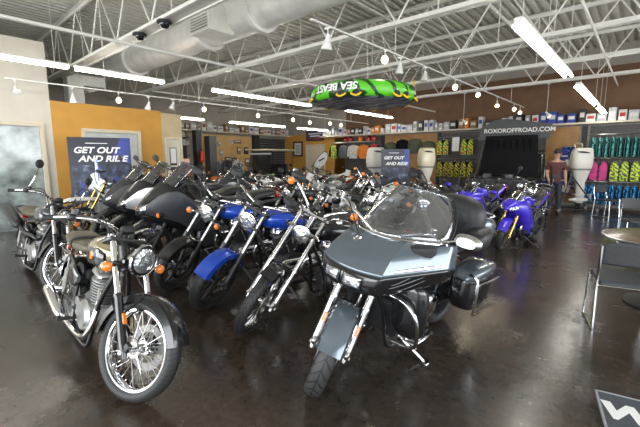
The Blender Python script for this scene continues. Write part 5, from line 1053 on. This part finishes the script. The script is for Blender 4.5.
# ---------------------------------------------------------------- person
def person(label, loc, rz):
    t = thing('person', label, 'person', loc, rz); H = 1.82
    sk = mat('skin', (.42, .24, .16), .5, var=.05); shirt = mat('maroon_shirt', (.075, .025, .022), .8, var=.2); jean = mat('dark_jeans', (.02, .026, .045), .8, var=.2); hair = mat('dark_hair', (.02, .014, .01), .7, var=.3); shoe = mat('dark_shoe', (.02, .018, .016), .5)
    def skin(nm, pts, edges, m, root=0, sub=2):
        me = bpy.data.meshes.new(nm); me.from_pydata([p[:3] for p in pts], edges, []); me.update()
        o = bpy.data.objects.new(nm, me); C.objects.link(o); o.parent = t; me.materials.append(m)
        q = o.modifiers.new('k', 'SKIN'); q.use_smooth_shade = True
        sv = me.skin_vertices[0].data if len(me.skin_vertices) else None
        if sv is None:
            bm = bmesh.new(); bm.from_mesh(me); bm.verts.layers.skin.verify(); bm.to_mesh(me); bm.free(); sv = me.skin_vertices[0].data
        for i, p in enumerate(pts): sv[i].radius = (p[3], p[4] if len(p) > 4 else p[3]); sv[i].use_root = i == root
        z = o.modifiers.new('s', 'SUBSURF'); z.levels = z.render_levels = sub; return o
    # one body: pelvis, spine, neck, head, arms, legs
    P = [(0, 0, .96, .125, .085), (0, 0, 1.10, .12, .085), (0, .01, 1.28, .15, .10), (0, 0, 1.44, .14, .08), (0, 0, 1.53, .055), (0, -.01, 1.60, .06), (0, -.015, 1.68, .085, .10), (0, -.01, 1.76, .075, .09),
         (-.17, 0, 1.43, .062), (-.22, .02, 1.18, .048), (-.20, -.16, .98, .034), (-.19, -.22, .93, .036), (.17, 0, 1.43, .062), (.23, .02, 1.17, .048), (.24, -.06, .93, .034), (.24, -.08, .86, .036),
         (-.09, 0, .88, .080), (-.11, .0, .50, .066), (-.12, .03, .10, .042), (-.125, -.10, .045, .042), (.09, 0, .88, .080), (.11, -.03, .50, .066), (.12, .02, .10, .042), (.13, -.11, .045, .042)]
    E = [(0, 1), (1, 2), (2, 3), (3, 4), (4, 5), (5, 6), (6, 7), (3, 8), (8, 9), (9, 10), (10, 11), (3, 12), (12, 13), (13, 14), (14, 15), (0, 16), (16, 17), (17, 18), (18, 19), (0, 20), (20, 21), (21, 22), (22, 23)]
    body = skin('body', P, E, sk)
    g = .026
    skin('shirt', [(P[i][0], P[i][1], P[i][2], P[i][3]+g, (P[i][4] if len(P[i]) > 4 else P[i][3])+g) for i in (1, 2, 3)]+[(-.175, 0, 1.43, .078), (-.215, .02, 1.22, .062), (.175, 0, 1.43, .078), (.225, .02, 1.21, .062), (0, 0, .86, .190, .150)], [(0, 1), (1, 2), (2, 3), (3, 4), (2, 5), (5, 6), (0, 7)], shirt)
    skin('jeans', [(0, 0, 1.04, .16, .12), (-.09, 0, .88, .106), (-.11, 0, .5, .078), (-.12, .03, .1, .060), (.09, 0, .88, .106), (.11, -.03, .5, .078), (.12, .02, .1, .060)], [(0, 1), (1, 2), (2, 3), (0, 4), (4, 5), (5, 6)], jean)
    for sx, yy in ((-.122, -.03), (.126, -.04)): MB().loft([(-.14, 0, .05, .035, .035), (-.05, 0, .05, .048, .045), (.06, 0, .06, .045, .055), (.11, 0, .055, .03, .045)], 12, 3, M=Matrix.Translation((sx, yy, 0)) @ Matrix.Rotation(R(90), 4, 'Z')).build('shoe', shoe, t)
    MB().lathe([(0, .115), (.05, .105), (.085, .06), (.095, .01), (.088, -.03)], 18, M=Matrix.Translation((0, .008, 1.725)) @ Matrix.Diagonal((.98, 1.15, 1, 1))).build('hair', hair, t, solid=.01)
    MB().loft([(0, 0, 1.69, .012, .02), (.02, 0, 1.68, .014, .018)], 8, 1, M=Matrix.Translation((0, -.115, 0)) @ Matrix.Rotation(R(-90), 4, 'Z')).build('nose', sk, t)
    for sx in (-.034, .034): MB().ball((sx, -.098, 1.705), .011, 8).build('eye', mat('eye_dark', (.03, .02, .015), .2), t)
    for sx in (-.093, .093): MB().ball((sx, -.0, 1.69), .028, 8, (.4, .8, 1.1)).build('ear', sk, t)
    MB().box((0, -.108, 1.645), (.045, .01, .008), None, .003).build('mouth', mat('lip', (.25, .10, .08), .5), t)
    for sx, h in ((-1, P[11]), (1, P[15])):   # hands: palm and five fingers
        hp = V(h[0], h[1], h[2]); MB().loft([(-.03, 0, 0, .034, .014), (.03, 0, 0, .040, .016), (.06, 0, 0, .036, .013)], 10, 2, M=Matrix.Translation(hp) @ Matrix.Rotation(R(75), 4, 'Y')).build('palm', sk, t)
        for i in range(4): q = hp+V(.0, -.028+.019*i, -.055); MB().tube([q, q+V(-sx*.006, -.004, -.035), q+V(-sx*.02, -.006, -.062-.008*(i in (1, 2)))], [.009, .008, .006], 6, k=2).build('finger', sk, t)
        q = hp+V(0, -.04, -.01); MB().tube([q, q+V(-sx*.01, -.02, -.025), q+V(-sx*.02, -.022, -.05)], [.011, .009, .007], 6, k=2).build('thumb', sk, t)
person('person in maroon shirt and dark jeans standing right of the vehicle with raised hood', (-1.93, 12.3, 0), R(20))
# ---------------------------------------------------------------- chairs, table, mat at the right
CHB = mat('chair_charcoal', (.038, .042, .046), .6, var=.12, scale=40, bump=.1)
def folding_chair(label, loc, rz):
    t = thing('folding_chair', label, 'chair', (*loc, 0), rz, 'folding chairs')
    # faces -y; seat .45 high
    MB().loft([(-.20, 0, .455, .20, .018), (-.18, 0, .46, .22, .022), (.16, 0, .45, .215, .022), (.20, 0, .445, .19, .016)], 18, 2, M=Matrix.Rotation(R(90), 4, 'Z'), e=5).build('seat', CHB, t)
    b = MB(); P = []
    for i in range(13):
        x = -.235+.47*i/12; P.append([V(x, .235+.045*(1-(x/.235)**2)+.02*(zz), .635+.20*zz-(.03*max(0, abs(x)/.235-.75)*4*zz)) for zz in (0, .1, .35, .7, .92, 1)])
    b.grid(P); bk = b.build('backrest', CHB, t, solid=.022)
    for sx in (-.19, .19):
        for z in (.655, .70): MB().lathe([(0, .004), (.007, .003), (.008, 0)], 8, (sx, .228+.045*(1-(sx/.235)**2)-.004, z), (0, -1, 0)).build('rivet', STEEL, bk)
    for sx in (-1, 1):
        MB().tube([(sx*.235, .262, .80), (sx*.235, .245, .62), (sx*.235, .21, .46), (sx*.238, .24, .03), (sx*.238, .22, .012)], .011, 10, k=4).build('rear_leg', CHROME, t)
        MB().tube([(sx*.225, -.17, .44), (sx*.235, -.20, .03), (sx*.237, -.18, .012)], .011, 10, k=3).build('front_leg', CHROME, t)
        MB().tube([(sx*.237, -.185, .011), (sx*.238, .225, .011)], .011, 8).build('floor_runner', CHROME, t)
    for y, z in ((.19, .42),): MB().tube([(-.23, y, z), (.23, y, z)], .008, 8).build('cross_bar', CHROME, t)
    MB().tube([(-.225, -.16, .435), (.225, -.16, .435)], .008, 8).build('seat_rail', CHROME, t)
folding_chair('charcoal folding chair with chrome legs, nearest one at the right edge', (-.07, 4.32), R(195))
folding_chair('charcoal folding chair beyond the small table at the right edge', (-.02, 8.7), R(20))
folding_chair('charcoal folding chair standing far back before the blue vests', (-.70, 12.6), R(60))
t = thing('round_table', 'small round table with brown top on a black pedestal between the chairs', 'table', (.30, 5.25, 0)); t.scale = (1.3, 1.3, 1)
MB().lathe([(0, .70), (.46, .70), (.475, .71), (.475, .73), (.46, .74), (0, .74)], 40).build('tabletop', mat('table_brown', (.16, .11, .07), .25, var=.25, scale=5), t); MB().tube([(0, 0, .03), (0, 0, .71)], .045, 14).build('pedestal', MATTE, t)
MB().lathe([(0, 0), (.29, 0), (.29, .015), (.08, .05), (0, .05)], 28).build('base', MATTE, t); MB().lathe([(.470, .705), (.482, .71), (.482, .73), (.470, .735)], 40).build('edge_band', STEEL, t)
t = thing('document_box', 'black box standing under the small round table', 'box', (.62, 4.6, 0), .2); MB().box((0, 0, .19), (.42, .36, .38), None, .01).build('box_body', MATTE, t, smooth=0); MB().box((0, 0, .39), (.44, .38, .03), None, .008).build('lid', MATTE, t, smooth=0)
t = thing('floor_mat', 'dark grey floor mat with pale edge and white letter at the bottom right corner', 'mat', (-.12, 2.94, 0), R(12))
MB().box((.45, -.55, .008), (.9, 1.1, .016), None, .004).build('mat_body', mat('mat_slate', (.055, .065, .075), .7, var=.15, scale=60, bump=.2), t, smooth=0)
b = MB()
for (c, s_) in (((.45, -.003), (.9, .012)), ((.45, -1.097), (.9, .012)), ((.003, -.55), (.012, 1.1)), ((.897, -.55), (.012, 1.1))): b.box((*c, .010), (*s_, .018))
b.build('mat_edge', mat('mat_trim', (.30, .31, .32), .5), t, smooth=0)
text_mesh('lettering', 'W', .23, WHT, t, Matrix.Translation((.125, -.21, .0175)), ext=.001, xscale=1.1, shear=.2, bold=.012)
# narrow blue flag by the poster
t = thing('feather_flag', 'narrow blue and white feather flag upright before the dark poster', 'flag', (-8.5, 2.70, 0), R(30))
MB().tube([(0, 0, 0), (0, 0, 1.1), (.01, 0, 1.62)], .008, 6).build('pole', STEEL, t); MB().prism([(.005, .75), (.015, 1.62), (.05, 1.52), (.085, 1.30), (.10, .95), (.06, .80)], .006, Matrix.Rotation(pi/2, 4, 'X')).build('flag_cloth', BLUE, t, smooth=0); MB().prism([(.02, .80), (.03, 1.50), (.05, 1.40), (.05, .84)], .008, Matrix.Translation((0, .001, 0)) @ Matrix.Rotation(pi/2, 4, 'X')).build('flag_stripe', WHT, t, smooth=0); MB().lathe([(0, 0), (.16, 0), (.16, .02), (.03, .05), (0, .05)], 20).build('base', MATTE, t)

t = thing('feather_flag', 'white teardrop banner with dark outline standing before the cream door', 'flag', (-10.75, 12.1, 0), R(25)); t.scale = (.75, 1, 1.04)
MB().prism([(-.30, 1.15), (-.10, 1.42), (.18, 1.66), (.42, 1.78), (.56, 1.70), (.56, 1.50), (.40, 1.28), (.10, 1.10)], .008, Matrix.Rotation(pi/2, 4, 'X')).build('banner_cloth', mat('banner_white', (.62, .62, .60), .6), t, smooth=0)
MB().tube([(-.32, 0, 0), (-.32, 0, 1.1), (-.10, 0, 1.44), (.18, 0, 1.68), (.42, 0, 1.80), (.58, 0, 1.70), (.57, 0, 1.5)], .014, 8, k=4).build('pole', MATTE, t); MB().lathe([(0, 0), (.18, 0), (.18, .02), (.03, .05), (0, .05)], 20, (-.32, 0, 0)).build('base', MATTE, t)
MB().prism([(.05, 1.44), (.40, 1.56), (.40, 1.50), (.06, 1.37)], .010, Matrix.Translation((0, .001, 0)) @ Matrix.Rotation(pi/2, 4, 'X')).build('printed_line', MATTE, t, smooth=0)
# ---------------------------------------------------------------- the rest of the motorcycles
bike('far left scrambler with olive seat, high dark muffler and wire wheels before the glass door', (-5.02, 1.12), 2, 'classic', MATTE, lean=8, steer=30, fender_m=BLACKP, tank_m=GREYP, panel_m=BLACKP, seat_m=OLIVE, highpipe=1, muf_m=MATTE, pipe_m=DARKMETAL, rack=1, strap=0, mir=(-.02, .36, .34), name='scrambler_motorcycle')
bike('black fairinged motorcycle beside the blue-tank cruiser with black front fender', (-5.22, 2.25), -106, 'adventure', BLACKP, lean=7, scale=1.06, steer=15, panel_m=mat('slate_panel', (.022, .025, .03), .4))
bike('black fairinged motorcycle with light grey side panel, second in from the blue-tank cruisers', (-6.12, 2.35), -106, 'adventure', BLACKP, lean=7, scale=1.06, steer=15, panel_m=SILVER)
bike('black fairinged motorcycle nearest the dark poster', (-7.02, 2.45), -106, 'adventure', MATTE, lean=7, scale=1.06, steer=15, panel_m=CHAR)
bike('blue and white dirt bike between the dark poster and the black fairings', (-8.0, 2.2), -100, 'dirt', WHITEP, lean=9, steer=15, seat_m=mat('blue_seat', (.03, .06, .4), .5))
bike('violet-blue sport bike in the aisle behind the grey-blue tourer', (-1.80, 6.75), -100, 'sport', PURPLE, lean=8, steer=14, scale=.92)
bike('second violet-blue sport bike behind the first, tail toward the vehicle', (-2.7, 7.0), -100, 'sport', PURPLE, lean=8, steer=10, lod=0)
ROW2 = [(-2.55, 4.65, 'cruiser', BLACKP, 'black cruiser right behind the grey-blue tourer'), (-3.5, 4.65, 'chopper', SILVER, 'silver-tank cruiser with tall bars behind the black chrome-fork cruiser'), (-4.45, 4.65, 'classic', WHITEP, 'white-tank motorcycle with orange signals behind the chrome-fork cruiser'), (-5.4, 4.65, 'cruiser', GREYP, 'dark grey cruiser behind the blue-fendered cruiser'), (-6.35, 4.65, 'cruiser', MAROON, 'maroon cruiser behind the blue-tank cruiser with black fender'), (-7.3, 4.65, 'adventure', GREYP, 'dark grey fairinged motorcycle in the second row behind the light grey panel'), (-8.2, 4.65, 'classic', TANK_OLIVE, 'olive-tank motorcycle in the second row'), (-9.1, 4.65, 'sport', BLACKP, 'black sport bike at the far end of the second row')]
ROW3 = [(-3.65, 6.72, 'cruiser', GREYP, 'dark grey cruiser in the third row near the sport bikes'), (-4.5, 7.0, 'sport', WHITEP, 'white sport bike in the third row'), (-5.4, 7.0, 'chopper', BLACKP, 'black tall-bar cruiser in the third row before the smaller poster'), (-6.25, 7.0, 'sport', SILVER, 'silver sport bike in the third row'), (-7.05, 7.0, 'dirt', WHITEP, 'white dirt bike standing out against the cream door'), (-7.85, 7.0, 'sport', BLACKP, 'black sport bike in the third row'), (-8.65, 7.0, 'sport', WHITEP, 'white sport bike in the third row before the buggy'), (-9.5, 7.0, 'cruiser', BLACKP, 'black cruiser in the third row before the tan slatwall'), (-10.35, 7.0, 'adventure', BLACKP, 'black fairinged motorcycle at the left end of the third row')]
ROW4 = [(-7.2, 9.9, 'dirt', WHITEP, 'white dirt bike in the rear row before the far ochre wall'), (-7.95, 9.9, 'dirt', ORPAINT, 'orange dirt bike in the rear row'), (-8.7, 9.9, 'sport', SILVER, 'silver sport bike in the rear row'), (-9.4, 9.9, 'dirt', WHITEP, 'white dirt bike in the rear row next to the buggy'), (-10.3, 9.7, 'cruiser', REDPAINT, 'red cruiser in the rear row beside the buggy'), (-10.9, 7.5, 'dirt', GREENP, 'green dirt bike before the dark display rack'), (-11.7, 7.4, 'sport', ORPAINT, 'orange sport bike before the dark display rack')]
random.seed(12)
for row in (ROW2, ROW3, ROW4):
    for (x, y, k, m, lb) in row:
        kw = dict(fender_m=BLACKP) if m in (BLACKP, SILVER, GREYP, MAROON) and k != 'dirt' else {}
        bike(lb, (x, y), -100+random.uniform(-5, 5), k, m, lean=8, steer=random.uniform(5, 22), lod=0, **kw)

bike('black round-headlight motorcycle between the violet-blue sport bikes and the vehicle with raised hood', (-2.0, 8.6), -95, 'classic', BLACKP, lean=8, steer=14, lod=0, fender_m=BLACKP, name='classic_motorcycle')
bike('dark grey round-headlight motorcycle before the vehicle, nearer the yellow vests', (-3.15, 9.03), -95, 'cruiser', GREYP, lean=8, steer=14, lod=0, scale=.88, fender_m=BLACKP)
